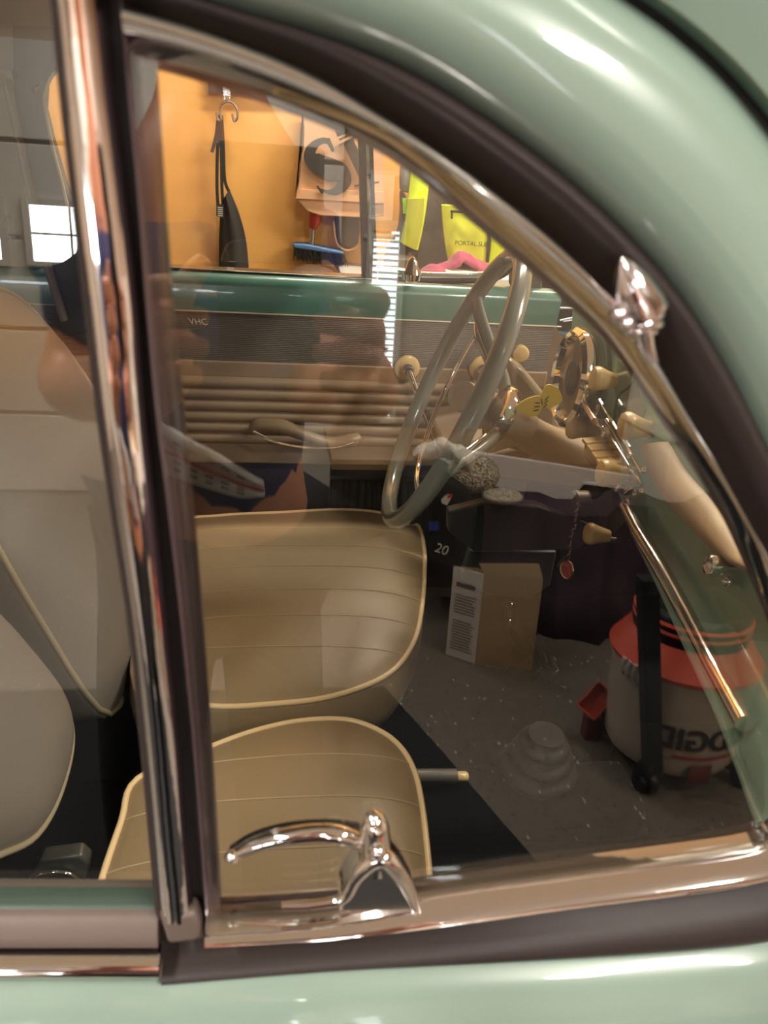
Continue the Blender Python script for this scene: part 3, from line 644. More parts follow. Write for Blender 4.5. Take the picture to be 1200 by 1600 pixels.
#PART4
# ================================================================== seats
def cushion_bm(outline, z_top, dome, depth, flare=.012, seams=(), along='x', mtx=None, droop=0):
    """outline: closed list of (x, y); returns bmesh in seat coordinates"""
    bm = nb(); pts = [Vector((x, y, 0)) for x, y in outline]; n = len(pts)
    c = sum(pts, Vector())/n; rings = []
    ts = [0, .15, .3, .45, .6, .72, .82, .9, .955, .985, 1.0]
    cv = bm.verts.new((c.x, c.y, z_top+dome)); prev = None
    for t in ts[1:]:
        z = z_top+dome*(1-t**3.2)-.004*max(0, (t-.95)/.05)
        ring = [bm.verts.new((c.x+(p.x-c.x)*t, c.y+(p.y-c.y)*t, z)) for p in pts]
        if prev is None:
            for k in range(n): quad_add(bm, (cv, ring[k], ring[(k+1) % n]))
        else:
            for k in range(n): quad_add(bm, (prev[k], ring[k], ring[(k+1) % n], prev[(k+1) % n]))
        prev = ring
    for d, s in ((.008, 1.012), (depth*.3, 1.0+flare*2.2), (depth*.6, 1.0+flare), (depth*.85, .97), (depth, .9)):
        ring = [bm.verts.new((c.x+(p.x-c.x)*s, c.y+(p.y-c.y)*s, z_top-.004-d)) for p in pts]
        for k in range(n): quad_add(bm, (prev[k], ring[k], ring[(k+1) % n], prev[(k+1) % n]))
        prev = ring
    quad_add(bm, prev[::-1])
    tree = BVHTree.FromBMesh(bm)
    sm = nb(); xs = [p.x for p in pts]; ys = [p.y for p in pts]
    for s in seams:
        run = []
        lo, hi = (min(xs), max(xs)) if along == 'x' else (min(ys), max(ys))
        for i in range(81):
            u = lo+(hi-lo)*i/80
            x, y = (u, s) if along == 'x' else (s, u)
            h = tree.ray_cast(Vector((x, y, z_top+1)), Vector((0, 0, -1)))
            if h[0] is not None and h[0].z > z_top-.006: run.append(h[0]+Vector((0, 0, .0002)))
        if len(run) > 3: tube(sm, run, .0011, 6)
    pp = [Vector((p.x, p.y, z_top-.002)) for p in pts]
    pm = nb(); tube(pm, pp, .0042, 10, closed=True)
    return bm, sm, pm
def smooth_outline(pts, n=5): return [(v.x, v.y) for v in spline([(x, y, 0) for x, y in pts], n, closed=True)]
def seat(label, cush_out, z, dome, depth, seams, back_out, bmat, bseams, bdome, bdepth, base):
    s = thing('car_seat', label, 'seat', 'front seats')
    a, b, c = cushion_bm(smooth_outline(cush_out), z, dome, depth, seams=seams)
    q = obj('seat_cushion', a, leather, s); obj('seam_lines', b, seam, q); obj('piping', c, piping, q)
    a, b, c = cushion_bm(smooth_outline(back_out), 0, bdome, bdepth, seams=bseams, flare=.0)
    for m_ in (a, b, c): bmesh.ops.transform(m_, matrix=bmat, verts=m_.verts)
    q = obj('backrest', a, leather_g, s); obj('seam_lines', b, seam, q); obj('piping', c, mm('brown_piping', 'b5a68c', .4), q)
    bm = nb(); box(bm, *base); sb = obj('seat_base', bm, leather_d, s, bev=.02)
    bm = nb()
    for yy in (base[0][1]+.03, base[1][1]-.03):
        bm = nb(); box(bm, (base[0][0]-.03, yy-.012, .29), (base[1][0]+.05, yy+.012, .315))
        obj('seat_rail', bm, mm('rail_metal', '3c3c3e', .35, .8), s, bev=.003)
    return s
# backrest frames: local x -> along car y, local y -> up the recline, local z -> towards the front (+x)
def back_matrix(x0, z0, rec):
    u = Vector((0, 1, 0)); v = Vector((-sin(rec), 0, cos(rec))); n = Vector((cos(rec), 0, sin(rec)))
    m = Matrix((u, v, n)).transposed().to_4x4(); m.translation = (x0, 0, z0); return m
# passenger seat: rim of the cushion read at its real height .60
pz = .60
pc = [(330,1165),(400,1140),(470,1125),(540,1123),(590,1139),(625,1165),(648,1205),(660,1260),(668,1330),(674,1400)]
out = [tuple(atz(x, y, pz))[:2] for x, y in pc]
out += [(out[-1][0]-.005, .46), (out[-1][0]-.03, .40), (.05, .375), (-.08, .375), (-.165, .40), (-.182, .47), (-.188, .55), (-.180, .64)] + [tuple(atz(215,1215,pz))[:2]]
seat('near passenger seat, beige leatherette with cream piping, behind the vent latch', out, pz, .028, .13, (.43, .50, .57, .64, .71),
     [(.588, .078), (.66, .062), (.735, .072), (.766, .12), (.76, .22), (.745, .30), (.71, .42), (.62, .50), (.5, .5), (.42, .42), (.405, .30), (.45, .2), (.53, .125)],
     back_matrix(-.225, .575, radians(21)), (.45, .52, .59, .66), .05, .09, ((-.15, .42, .30), (.10, .76, .475)))
dc = [(325,1101),(430,1098),(520,1086),(600,1056),(640,1015),(658,960),(664,870),(655,822)]
out = [tuple(atz(x, y, pz))[:2] for x, y in dc]
out += [(.262, 1.335), (.22, 1.385), (.13, 1.40), (.0, 1.385), (-.12, 1.37), (-.2, 1.33), (-.22, 1.1), (-.20, .87)]
seat('driver seat beneath the steering wheel, beige leatherette with cream piping', out, pz, .03, .13, (.93, 1.0, 1.07, 1.14, 1.21, 1.28),
     [(.86, .0), (1.08, -.02), (1.30, .0), (1.36, .08), (1.37, .22), (1.34, .40), (1.26, .52), (1.1, .565), (.94, .52), (.86, .40), (.835, .2)],
     back_matrix(-.235, .56, radians(19)), (.92, .99, 1.06, 1.13, 1.2, 1.27), .06, .08, ((-.16, .87, .30), (.15, 1.33, .475)))

# ================================================================== small things in the car
kf = thing('key_fob', 'keys on a thin chain with a red and gold medallion, hanging from the ignition', 'key fob')
k0, k1 = dx(905, 785, .462), dx(887, 872, .47)
bm = nb(); Lc = (k1-k0); nL = 13
for i in range(nL):
    c = k0+Lc*((i+.5)/nL)+Vector((0, .003*sin(i), 0)); a = Vector((0, 1, 0)) if i % 2 else Vector((1, 0, 0))
    tube(bm, [c+Lc.normalized()*cos(t)*.0052+a*sin(t)*.003 for t in [2*pi*j/12 for j in range(12)]], .0009, 6, closed=True)
obj('chain', bm, chrome2, kf)
bm = nb(); mc = dx(887, 890, .465); lathe(bm, mc, (-1, -.35, .1), [(-.002, .0155), (.0015, .0165), (.003, .0155), (.002, .0135)], 32); md = obj('medallion', bm, mat('gold', (.8, .62, .35), .2, 1), kf)
bm = nb(); lathe(bm, mc, (-1, -.35, .1), [(.001, .0135), (.0026, .013)], 32); obj('medallion_enamel', bm, mat('red_enamel', 'a83a32', .25, var=.5, vscale=260), md)
bm = nb(); slab(bm, [dx(x, y, .472) for x, y in ((886,870),(874,888),(871,884),(882,868))], (-.002, 0, 0)); obj('key', bm, chrome2, kf)

yl = thing('leaf_ornament', 'pair of yellow paper leaves with black strokes, stuck on the steering column', 'ornament')
ym = mat('yellow_paper', 'd9b21c', .6); blk = mm('ink_black', '151310', .6)
for pts in (((806,637),(822,624),(842,619),(848,628),(846,640),(838,650),(822,649),(812,644)), ((845,626),(848,612),(856,601),(872,607),(879,624),(872,632),(858,637),(848,635))):
    bm = nb(); q = [aty(x, y, .97) for x, y in pts]; slab(bm, [(v.x, v.y, v.z) for v in spline(q, 4, closed=True)], (0, .002, 0)); lf = obj('leaf', bm, ym, yl)
    c = sum((Vector(p) for p in q), Vector())/len(q); e = aty(847, 634, .97); bm = nb()
    for k in (-1, 0, 1):
        a = e.lerp(c, .25)+Vector((.0, -.001, k*.005)); tube(bm, [a, a.lerp(c, .6)+Vector((0, 0, k*.004))], .0009, 6)
    obj('leaf_stroke', bm, blk, lf)

# ================================================================== beyond the far door, on the orange wall
YW_ = 2.79
def wq(px, py, Y=YW_): return aty(px, py, Y)
t = thing('wall_hook', 'metal double hook on a black rail high on the orange wall', 'hook')
bm = nb(); slab(bm, [wq(x, y) for x, y in ((326,100),(326,146),(480,150),(480,100))], (0, -.012, 0)); obj('rail', bm, mat('rail_black', '332b28', .5), t)
bm = nb(); hk = wq(352, 120, 2.77)
slab(bm, [wq(x, y, 2.775) for x, y in ((347,122),(360,122),(360,156),(350,156))], (0, -.004, 0))
tube(bm, spline([wq(x, y, 2.75) for x, y in ((354,150),(354,158),(346,164),(344,176),(345,186),(341,188),(338,176))], 5), .0045, 8)
tube(bm, spline([wq(x, y, 2.75) for x, y in ((350,160),(362,160),(370,170),(371,184),(366,189),(363,178))], 5), .0045, 8)
obj('double_hook', bm, mat('steel', (.7, .68, .65), .25, 1), t)
t = thing('apron', 'black apron hanging by long straps from the double hook', 'apron')
am = mat('apron_black', '2f2a27', .75, bump=.3, bscale=60)
bm = nb(); ap = [(346,318),(352,313),(360,300),(367,318),(377,345),(384,375),(388,424),(342,424),(343,360)]
A = spline([wq(x, y, 2.76) for x, y in ((346,316),(343,350),(342,390),(342,440))], 6); B = spline([wq(x, y, 2.75) for x, y in ((358,296),(374,335),(385,380),(390,440))], 6)
band(bm, A, B, (0, -1, 0), .02, .008, K=10, prof=lambda t: .018*sin(pi*t)+.0025*sin(t*13)); obj('cloth', bm, am, t)
bm = nb()
for pl_ in (((343,180),(340,230),(339,290),(341,330)), ((346,180),(349,230),(351,280),(358,300)), ((344,185),(346,240),(347,300),(350,330)), ((341,180),(338,210),(331,238))):
    tube(bm, spline([wq(x, y, 2.755) for x, y in pl_], 4), .006, 6, flat=.3, up=(0, 1, 0))
obj('strap', bm, am, t)
bm = nb(); slab(bm, [wq(x, y, 2.74) for x, y in ((338,318),(350,320),(350,342),(338,337))], (0, -.003, 0)); tg = obj('label_tag', bm, mat('tag_dark', '2a2a2a', .6), t)
bm = nb()
for k in range(5): slab(bm, [wq(x, y+k*3.2, 2.736) for x, y in ((340,323),(348,324),(348,325.4),(340,324.4))], (0, -.001, 0))
obj('tag_print', bm, mm('white_print', 'd8d0c0', .5), tg)
# kraft paper bag with large letters and crown
t = thing('paper_bag', 'crumpled brown kraft paper bag with big dark letters and a crown, on the orange wall', 'bag')
kraft = mat('kraft_paper', 'd8a47a', .8, bump=.6, bscale=12, var=.06)
bm = nb()
fr_ = [(474,165),(477,200),(476,230),(470,262),(468,292),(462,310),(480,330),(500,337),(565,340),(600,338),(600,165)]
slab(bm, [wq(x, y, 2.70) for x, y in fr_], (0, .08, 0)); bmesh.ops.triangulate(bm, faces=[f for f in bm.faces if len(f.verts) > 4])
bagf = obj('bag_body', bm, kraft, t, bev=.006, smooth=False)
bm = nb(); slab(bm, [wq(x, y, 2.69) for x, y in ((462,310),(470,296),(600,300),(600,318),(500,312))], (0, .01, 0)); obj('bag_fold', bm, kraft, bagf)
ink = mat('bag_ink', '3c332c', .6)
def pstroke(bm, pts, wd, Y=2.684, n=8):
    P3 = spline([wq(x, y, Y) for x, y in pts], n); W = [wd[min(len(wd)-1, int(i/(len(P3)-1)*(len(wd)-1)))] for i in range(len(P3))]
    W = [wd[int(f)]+(wd[min(len(wd)-1, int(f)+1)]-wd[int(f)])*(f-int(f)) for f in [i/(len(P3)-1)*(len(wd)-1) for i in range(len(P3))]]
    A = []; B = []
    for i, p in enumerate(P3):
        tg_ = P3[min(len(P3)-1, i+1)]-P3[max(0, i-1)]; s = Vector((tg_.z, 0, -tg_.x)).normalized()*W[i]; A.append(p+s); B.append(p-s)
    band(bm, A, B, (0, -1, 0), .0, .002, K=1)
bm = nb(); pstroke(bm, ((521,237),(512,221),(498,222),(486,234),(486,246),(497,256),(514,264),(531,270),(537,284),(528,297),(513,300),(500,296)), (.004, .008, .010, .016, .024, .030, .034, .030, .024, .014, .006, .003))
slab(bm, [wq(x, y, 2.684) for x, y in ((512,216),(515,215),(521,234),(517,236))], (0, -.002, 0)); slab(bm, [wq(x, y, 2.684) for x, y in ((494,291),(497,290),(506,302),(502,303))], (0, -.002, 0))
obj('letter_s', bm, ink, bagf)
bm = nb()
slab(bm, [wq(x, y, 2.684) for x, y in ((536,224),(552,217),(582,286),(566,288))], (0, -.002, 0))
slab(bm, [wq(x, y, 2.684) for x, y in ((529,226),(556,212),(557,215),(530,229))], (0, -.002, 0)); slab(bm, [wq(x, y, 2.684) for x, y in ((553,289),(592,283),(592,286),(554,292))], (0, -.002, 0))
obj('letter_i', bm, ink, bagf)
bm = nb()
slab(bm, [wq(x, y, 2.684) for x, y in ((529,217),(552,206),(553,209),(531,220))], (0, -.002, 0))
slab(bm, [wq(x, y, 2.684) for x, y in ((527,214),(523,201),(530,207),(533,197),(539,203),(544,193),(546,200),(552,197),(551,204))], (0, -.002, 0))
obj('crown_print', bm, ink, bagf)
# hand broom
t = thing('hand_broom', 'blue hand broom with black bristles and red grip, under the paper bag', 'broom')
bm = nb(); slab(bm, [wq(x, y, 2.72) for x, y in ((458,381),(480,382),(535,393),(539,398),(500,394),(459,388))], (0, .05, 0)); hd = obj('broom_head', bm, mat('blue_plastic', '4a6f9c', .4), t, bev=.006)
bm = nb(); rnd = random.Random(2)
a0, a1 = wq(459,387, 2.72), wq(538,398, 2.72)
for i in range(420):
    p = a0.lerp(a1, rnd.random()); p.y += .05*rnd.random(); d = Vector((rnd.uniform(-.008, .02), rnd.uniform(-.006, .006), -rnd.uniform(.03, .048)))
    tube(bm, [p, p+d], [.0016, .0008], 4, caps=False)
obj('bristles', bm, blackm, t)
bm = nb(); tube(bm, [wq(487,384, 2.745), wq(489,355, 2.745)], .009, 12); obj('shaft', bm, mat('shaft_steel', (.6, .6, .6), .3, 1), t)
bm = nb(); tube(bm, [wq(489,356, 2.74), wq(492,345, 2.735), wq(494,325, 2.735)], [.013, .02, .02], 12); obj('grip', bm, mat('red_plastic', 'b53a30', .4), t)
# work glove hanging below the bag
t = thing('work_glove', 'dark grey leather glove hanging beside the broom grip', 'glove')
bm = nb(); slab(bm, [v for v in spline([wq(x, y, 2.74) for x, y in ((526,330),(562,330),(561,372),(556,384),(543,389),(529,382),(525,365))], 4, closed=True)], (0, .03, 0)); gv = obj('palm', bm, mat('glove_grey', '4c443e', .8), t, bev=.008)
bm = nb(); tube(bm, spline([wq(x, y, 2.738) for x, y in ((521,345),(524,372),(530,385),(543,391),(557,386),(563,374),(563,345))], 5), .0035, 8); obj('binding', bm, kraft, t)
bm = nb(); ball(bm, wq(488, 428, 2.70), .08, (1, .6, .35)); ro = obj('round_basket', bm, mat('basket_brown', '5a4232', .7, bump=.4, bscale=90)); tag(ro, 'low brown round basket top just above the far door sill', 'basket')
t = thing('dark_strap', 'thin dark strap hanging just left of the paper bag', 'strap')
bm = nb(); tube(bm, [wq(474,160, 2.74), wq(475,190, 2.74), wq(476,200, 2.74)], [.006, .007, .002], 8); obj('webbing', bm, am, t)
# shelf behind the far vent window with hi-vis jacket, bottle, towel
hv = mat('hi_vis_yellow', 'd8e81c', .6, bump=.3, bscale=30, emit=0)
hvd = mat('hi_vis_dull', 'aeb028', .7, bump=.3, bscale=30)
t = thing('work_jacket', 'dark work jacket with bright hi-vis yellow panels, seen through the far vent', 'jacket')
dj = mat('dark_jacket', '4d463d', .8, bump=.5, bscale=25, var=.2)
def wsheet(bm, pts, Y, th=.02, ncut=0):
    slab(bm, [wq(x, y, Y) for x, y in pts], (0, th, 0))
def drape(A, B, Y, amp=.02, fr=14, K=16):
    bm = nb(); A3 = resamp(spline([wq(x, y, Y) for x, y in A], 5), 24); B3 = resamp(spline([wq(x, y, Y) for x, y in B], 5), 24)
    for i, (a, b) in enumerate(zip(A3, B3)): pass
    band(bm, A3, B3, (0, -1, 0), 0, .01, K=K, prof=lambda q: amp*(.5+.5*sin(q*fr))+amp*sin(pi*q)); return bm
obj('jacket_body', drape(((655,210),(655,300),(645,360),(640,414)), ((800,240),(805,330),(800,400),(790,425)), 2.72, .02, 30), dj, t)
obj('sleeve_band', drape(((645,235),(640,290),(634,340),(626,378)), ((674,225),(670,290),(662,350),(653,391)), 2.63, .008, 4), hv, t)
obj('sleeve_band', drape(((637,310),(634,340),(631,365),(628,380)), ((663,310),(661,340),(656,370),(650,391)), 2.605, .004, 5), hvd, t)
pn = obj('front_panel', drape(((690,320),(692,350),(696,385),(700,405)), ((765,320),(766,350),(764,380),(762,420)), 2.62, .012, 9), mat('hi_vis_panel', 'd2d63a', .65, bump=.4, bscale=40), t)
obj('front_panel', drape(((770,330),(768,360),(766,390),(762,412)), ((800,310),(806,350),(805,380),(800,420)), 2.615, .010, 3), hv, t)
bm = nb(); tube(bm, [wq(704,330, 2.588), wq(748,333, 2.588)], .004, 6); tube(bm, [wq(706,331, 2.585), wq(706,342, 2.585)], .003, 6); obj('zip', bm, black, pn)
merge_b = text_mesh('PORTAL.SUB', wq(737, 381, 2.585), (1, 0, 0), (0, 0, 1), .02, .0006)
obj('print', merge_b, mm('ink_black', '151310'), pn)
bm = nb(); slab(bm, [wq(x, y, 2.595) for x, y in ((766,328),(769,328),(764,410),(760,410))], (0, .01, 0)); obj('edge_tape', bm, am, t)
t = thing('squeeze_bottle', 'grey bottle with a dark cap and green stripe beside the hi-vis sleeve', 'bottle')
bm = nb(); c0, c1 = wq(634, 300, 2.66), wq(636, 250, 2.66); hgt = (c1-c0).length
lathe(bm, c0, (0, 0, 1), [(0, .012), (.01, .022), (hgt*.3, .024), (hgt*.75, .026), (hgt*.95, .018), (hgt, .012)], 20); obj('bottle_body', bm, mat('grey_bottle', '8d8a80', .4), t)
bm = nb(); lathe(bm, c1, (0, 0, 1), [(-.01, .014), (.02, .014), (.022, .01)], 16); obj('cap', bm, mat('olive_cap', '5a6434', .5), t)
t = thing('strapped_boot', 'dark moulded object with lime stripe standing below the grey bottle', 'boot')
bm = nb(); slab(bm, [v for v in spline([wq(x, y, 2.64) for x, y in ((628,302),(635,308),(637,345),(650,382),(648,400),(606,402),(612,385),(624,362),(628,330))], 3, closed=True)], (0, .06, 0)); obj('boot_body', bm, mat('boot_dark', '3b3530', .5), t, bev=.01)
bm = nb(); slab(bm, [wq(x, y, 2.632) for x, y in ((629,310),(636,310),(636,334),(630,334))], (0, .006, 0)); obj('lime_stripe', bm, mat('lime', '8fc62c', .5), t)
t = thing('clear_jar', 'clear plastic tub on the shelf below the dark boot', 'tub')
bm = nb(); lathe(bm, wq(620, 428, 2.6), (0, 0, 1), [(0, .04), (.01, .045), (.05, .048), (.055, .05), (.06, .046)], 28); obj('tub_body', bm, mat('clear_tub', '5f5850', .15, spec=.8), t)
bt = nb(); A3 = resamp(spline([wq(x, y, 2.56) for x, y in ((655,424),(672,412),(695,410),(708,398),(722,391),(740,400),(762,412),(775,420))], 5), 60)
rows = []
for i, p in enumerate(A3):
    rows.append([bt.verts.new(Vector((p.x+.003*sin(i*.5+k), p.y-.05+.015*k+.006*sin(i*.4), p.z-.005*abs(k-3)**1.5+.002*sin(i*.6+k)))) for k in range(8)] + [bt.verts.new(Vector((p.x, p.y-.09, wq(700,440,2.5).z-.03)))])
for a, b in zip(rows, rows[1:]):
    for k in range(8): quad_add(bt, (a[k], b[k], b[k+1], a[k+1]))
o = obj('towel', bt, mat('pink_terry', '9c3f5c', .95, bump=1.0, bscale=220, sheen=.3)); sol = o.modifiers.new('s', 'SOLIDIFY'); sol.thickness = .008
tag(o, 'crumpled pink terry towel on the shelf below the yellow jacket', 'towel')
bm = nb(); a = wq(702, 431, 2.45); box(bm, (a.x, 2.43, a.z-.04), (a.x+.2, 2.6, a.z+.004)); tag(obj('book', bm, mat('off_white', 'd8d0c0', .6), bev=.004), 'flat off-white box lying in front of the pink towel', 'box')
bm = nb(); zz = wq(650, 431, 2.5).z-.03; box(bm, (.2, 2.4, zz-.03), (.84, 2.8, zz)); tag(obj('shelf', bm, mat('shelf_grey', 'b5b0a6', .5), bev=.004), 'pale shelf board along the orange wall, just over the far sill', 'shelf')
# dark framed rack seen through the windscreen corner
t = thing('wire_rack', 'dark framed rack with white wires, seen past the far screen pillar', 'rack')
bm = nb(); a, b = wq(848, 395, 2.5), wq(940, 520, 2.5)
box(bm, (a.x, 2.5, b.z), (a.x+.9, 2.53, a.z+.5)); obj('back_board', bm, mat('teal_dark', '10161a', .5), t)
bm = nb(); rnd = random.Random(5)
for k in range(16):
    p = wq(rnd.uniform(862, 925), rnd.uniform(430, 505), 2.48); tube(bm, [p, p+Vector((rnd.uniform(.05, .14), 0, rnd.uniform(-.01, .03)))], .003, 5)
obj('wire', bm, mat('wire_white', 'c8ccc8', .3), t)
bm = nb()
box(bm, (a.x-.02, 2.47, b.z-.02), (a.x+.0, 2.53, a.z+.5)); box(bm, (a.x-.02, 2.47, b.z-.02), (a.x+.9, 2.53, b.z)); obj('frame', bm, mat('teal_frame', '3d5560', .4), t)
#PART5
# ================================================================== garage side mirrored in the glass
FL = ((0, 0, 0), (0, 0, 1))
# wet/dry vacuum
vb = rf(1040, 1205, *FL); vb = Vector((1.10, -1.16, 0))
t = thing('wet_dry_vacuum', 'grey drum wet and dry vacuum with an orange lid, mirrored in the vent glass', 'vacuum', loc=tuple(vb))
drum = mat('drum_grey', 'b5a898', .5); org = mat('orange_plastic', 'c2452c', .45)
bm = nb(); lathe(bm, (0, 0, .05), (0, 0, 1), [(0, .165), (.02, .175), (.06, .178), (.24, .185), (.26, .19), (.275, .195), (.28, .19)], 48); dr = obj('drum', bm, drum, t)
bm = nb(); lathe(bm, (0, 0, .33), (0, 0, 1), [(0, .197), (.012, .2), (.03, .185), (.06, .165), (.075, .15)], 48); obj('lid', bm, org, t)
bm = nb(); lathe(bm, (0, 0, .40), (0, 0, 1), [(0, .145), (.02, .15), (.07, .145), (.085, .13), (.088, .09)], 40); mh = obj('motor_head', bm, black, t)
bm = nb()
for k in range(2): lathe(bm, (0, 0, .43+k*.022), (0, 0, 1), [(0, .149), (.006, .153), (.012, .149)], 40)
obj('head_stripe', bm, org, mh)
tocam = (Vector((MC.x, MC.y, 0))-vb); tocam.z = 0   # side of the drum that the glass shows
# the mirrored camera looks from the car side: direction from vacuum to virtual camera
dv = Vector((MC.x-vb.x, MC.y-vb.y, 0)).normalized(); rt = Vector((0, 0, 1)).cross(dv)
def onDrum(u, z, off=.001, R=.184): # u: arc offset along rt
    a = u/R; return (dv*cos(a)+rt*sin(a))*(R+off)+Vector((0, 0, z))
bmL = nb(); tm = text_mesh('RIDGID', (0, 0, 0), (1, 0, 0), (0, 1, 0), .085, .0015, fat=.0022)
for v in tm.verts: v.co = onDrum(v.co.x-.10, .17+v.co.y, .001+v.co.z)
obj('lettering', tm, mm('ink_black', '151310'), dr)
bm = nb(); band(bm, [onDrum(-.20+.18*i/12, .125) for i in range(13)], [onDrum(-.20+.18*i/12, .117) for i in range(13)], (0, 0, 1), 0, .001, K=1); obj('red_line', bm, org, dr)
bm = nb(); band(bm, [onDrum(-.13+.06*i/5, .10) for i in range(6)], [onDrum(-.13+.06*i/5, .04) for i in range(6)], dv, .012, .002, K=4); obj('drain_cap', bm, mm('dark_red', '5a1f1c', .4), dr)
bm = nb()
for k in range(4):
    a = .085+k*.018; tube(bm, spline([onDrum(a, .33, .012), onDrum(a, .345, .02), onDrum(a, .31, .022), onDrum(a, .295, .008)], 4), .005, 8)
obj('side_latch', bm, mat('clear_grey', 'c0b8ac', .25), t)
for k in range(4):
    a = pi/4+k*pi/2; bm = nb(); p = Vector((cos(a)*.2, sin(a)*.2, 0)); tube(bm, [(cos(a)*.13, sin(a)*.13, .06), (p.x, p.y, .06), (p.x, p.y, .04)], .022, 12); ft = obj('caster_foot', bm, black, t)
    bm = nb(); lathe(bm, (p.x-.012, p.y, .028), (1, 0, 0), [(0, .026), (.004, .028), (.02, .028), (.024, .026)], 24); obj('caster_wheel', bm, black, ft)
# black post with caster (leg of a trolley) in front of the vacuum
pb = rf(1012, 1235, *FL)
t = thing('trolley_leg', 'black square post on a caster, standing in front of the vacuum drum', 'post', loc=(pb.x, pb.y, 0))
bm = nb(); box(bm, (-.022, -.02, .07), (.022, .02, .62))
for v in bm.verts: v.co.x -= (v.co.z-.07)*.20
obj('post', bm, blackm, t, bev=.003)
bm = nb(); lathe(bm, (-.012, 0, .032), (1, 0, 0), [(0, .030), (.004, .032), (.02, .032), (.024, .030)], 24); obj('caster_wheel', bm, black, t)
bm = nb(); box(bm, (-.022, -.018, .04), (.022, .018, .075)); obj('caster_fork', bm, black, t, bev=.003)
# small red-orange open tray
ob = rf(917, 1150, *FL)
t = thing('parts_tray', 'small open red-orange tray tipped up between vacuum and carton', 'tray', loc=(ob.x, ob.y, 0))
tn = (Vector((MC.x, MC.y, 1.3))-Vector((ob.x, ob.y, .13))).normalized(); tr = Vector((0, 0, 1)).cross(tn).normalized(); tu = tn.cross(tr)
ca, sa = cos(.55), sin(.55); tr, tu = tr*ca+tu*sa, tu*ca-tr*sa
mt = Matrix((tr, tu, tn)).transposed().to_4x4(); mt.translation = (0, .02, .135)
bm = nb(); boxc(bm, (0, 0, -.02), (.06, .09, .004), mt)
for s in (-1, 1): boxc(bm, (s*.030, 0, 0), (.005, .095, .04), mt); boxc(bm, (0, s*.045, 0), (.06, .005, .04), mt)
obj('tray', bm, org, t, bev=.0015)
bm = nb(); boxc(bm, (.01, 0, .03), (.05, .05, .09)); obj('stand', bm, mm('dark_red', '5a1f1c'), t, bev=.01)
# carton with printed label
A_, B_, C_ = rf(697, 1022, *FL), rf(742, 1037, *FL), rf(830, 1047, *FL)
A_.z = B_.z = C_.z = 0
t = thing('carton', 'open cardboard carton with a white printed side, mirrored beside the driver seat', 'box')
hB = rf(740, 897, B_, (0, 1, 0)).z
D_ = A_+(C_-B_); kb = mat('cardboard', 'a98e6c', .85, bump=.2, bscale=120); wl = mat('carton_white', 'd8cec2', .8)
bm = nb(); ring = [A_, B_, C_, D_]
lo = [bm.verts.new(p) for p in ring]; hi_ = [bm.verts.new(p+Vector((0, 0, hB))) for p in ring]
quad_add(bm, lo[::-1])
for i in range(4): quad_add(bm, (lo[i], lo[(i+1) % 4], hi_[(i+1) % 4], hi_[i]))
o = obj('carton_body', bm, kb, t, smooth=False); sol = o.modifiers.new('s', 'SOLIDIFY'); sol.thickness = .004
nrm = (B_-A_).cross(Vector((0, 0, 1))).normalized()
if nrm.dot(MC-A_) < 0: nrm = -nrm
bm = nb(); slab(bm, [A_+nrm*.001+Vector((0, 0, .002)), B_+nrm*.001+Vector((0, 0, .002)), B_+nrm*.001+Vector((0, 0, hB)), A_+nrm*.001+Vector((0, 0, hB))], nrm*.003); fl_ = obj('printed_side', bm, wl, t)
bm = nb(); rnd = random.Random(8); ex = (B_-A_)
for k in range(20):
    z = hB*(.10+.032*k) ; a = .12+rnd.random()*.04; b = .75+rnd.random()*.12
    if k in (11, 12): continue
    slab(bm, [A_+ex*a+nrm*.0045+Vector((0, 0, z)), A_+ex*b+nrm*.0045+Vector((0, 0, z)), A_+ex*b+nrm*.0045+Vector((0, 0, z+hB*.011)), A_+ex*a+nrm*.0045+Vector((0, 0, z+hB*.011))], nrm*.0006)
slab(bm, [A_+ex*.15+nrm*.0045+Vector((0, 0, hB*.80)), A_+ex*.78+nrm*.0045+Vector((0, 0, hB*.80)), A_+ex*.78+nrm*.0045+Vector((0, 0, hB*.85)), A_+ex*.15+nrm*.0045+Vector((0, 0, hB*.85))], nrm*.0006)
obj('label_print', bm, mm('label_grey', '5f5852', .7), fl_)
bm = nb(); slab(bm, [B_+Vector((0, 0, hB)), C_+Vector((0, 0, hB)), C_+Vector((.0, -.0, hB+.05))-ex*.2, B_+Vector((0, 0, hB+.03))-ex*.2], (0, 0, .003)); obj('flap', bm, kb, t)
# black crate / bag pile with white lettering, behind the carton
Yb = -1.9
def rb(px, py, Y=Yb): return rf(px, py, (0, Y, 0), (0, 1, 0))
t = thing('kit_bag', 'black kit bag with white lettering along its lower edge, behind the carton', 'bag')
bm = nb(); slab(bm, [rb(x, y) for x, y in ((640,800),(655,760),(690,740),(730,760),(750,800),(738,860),(742,905),(640,870))], (0, -.3, 0)); kbag = obj('bag_body', bm, blackm, t, bev=.02)
tt = text_mesh('20', (0, 0, 0), (1, 0, 0), (0, 1, 0), .05, .001); p0 = rb(690, 858); px_ = (rb(720, 868)-p0).normalized(); pu = Vector((0, 0, 1)) ; pu = (pu-px_*pu.dot(px_)).normalized(); nn = Vector((0, 1, 0))
for v in tt.verts: v.co = p0+px_*v.co.x+pu*v.co.y+nn*(.004+v.co.z)
obj('lettering', tt, mm('white_print', 'd8d0c0'), kbag)
bm = nb(); slab(bm, [rb(x, y, Yb+.004) for x, y in ((689,780),(700,771),(706,776),(698,789),(690,786))], (0, .003, 0)); obj('badge', bm, mm('white_print', 'd8d0c0'), kbag)
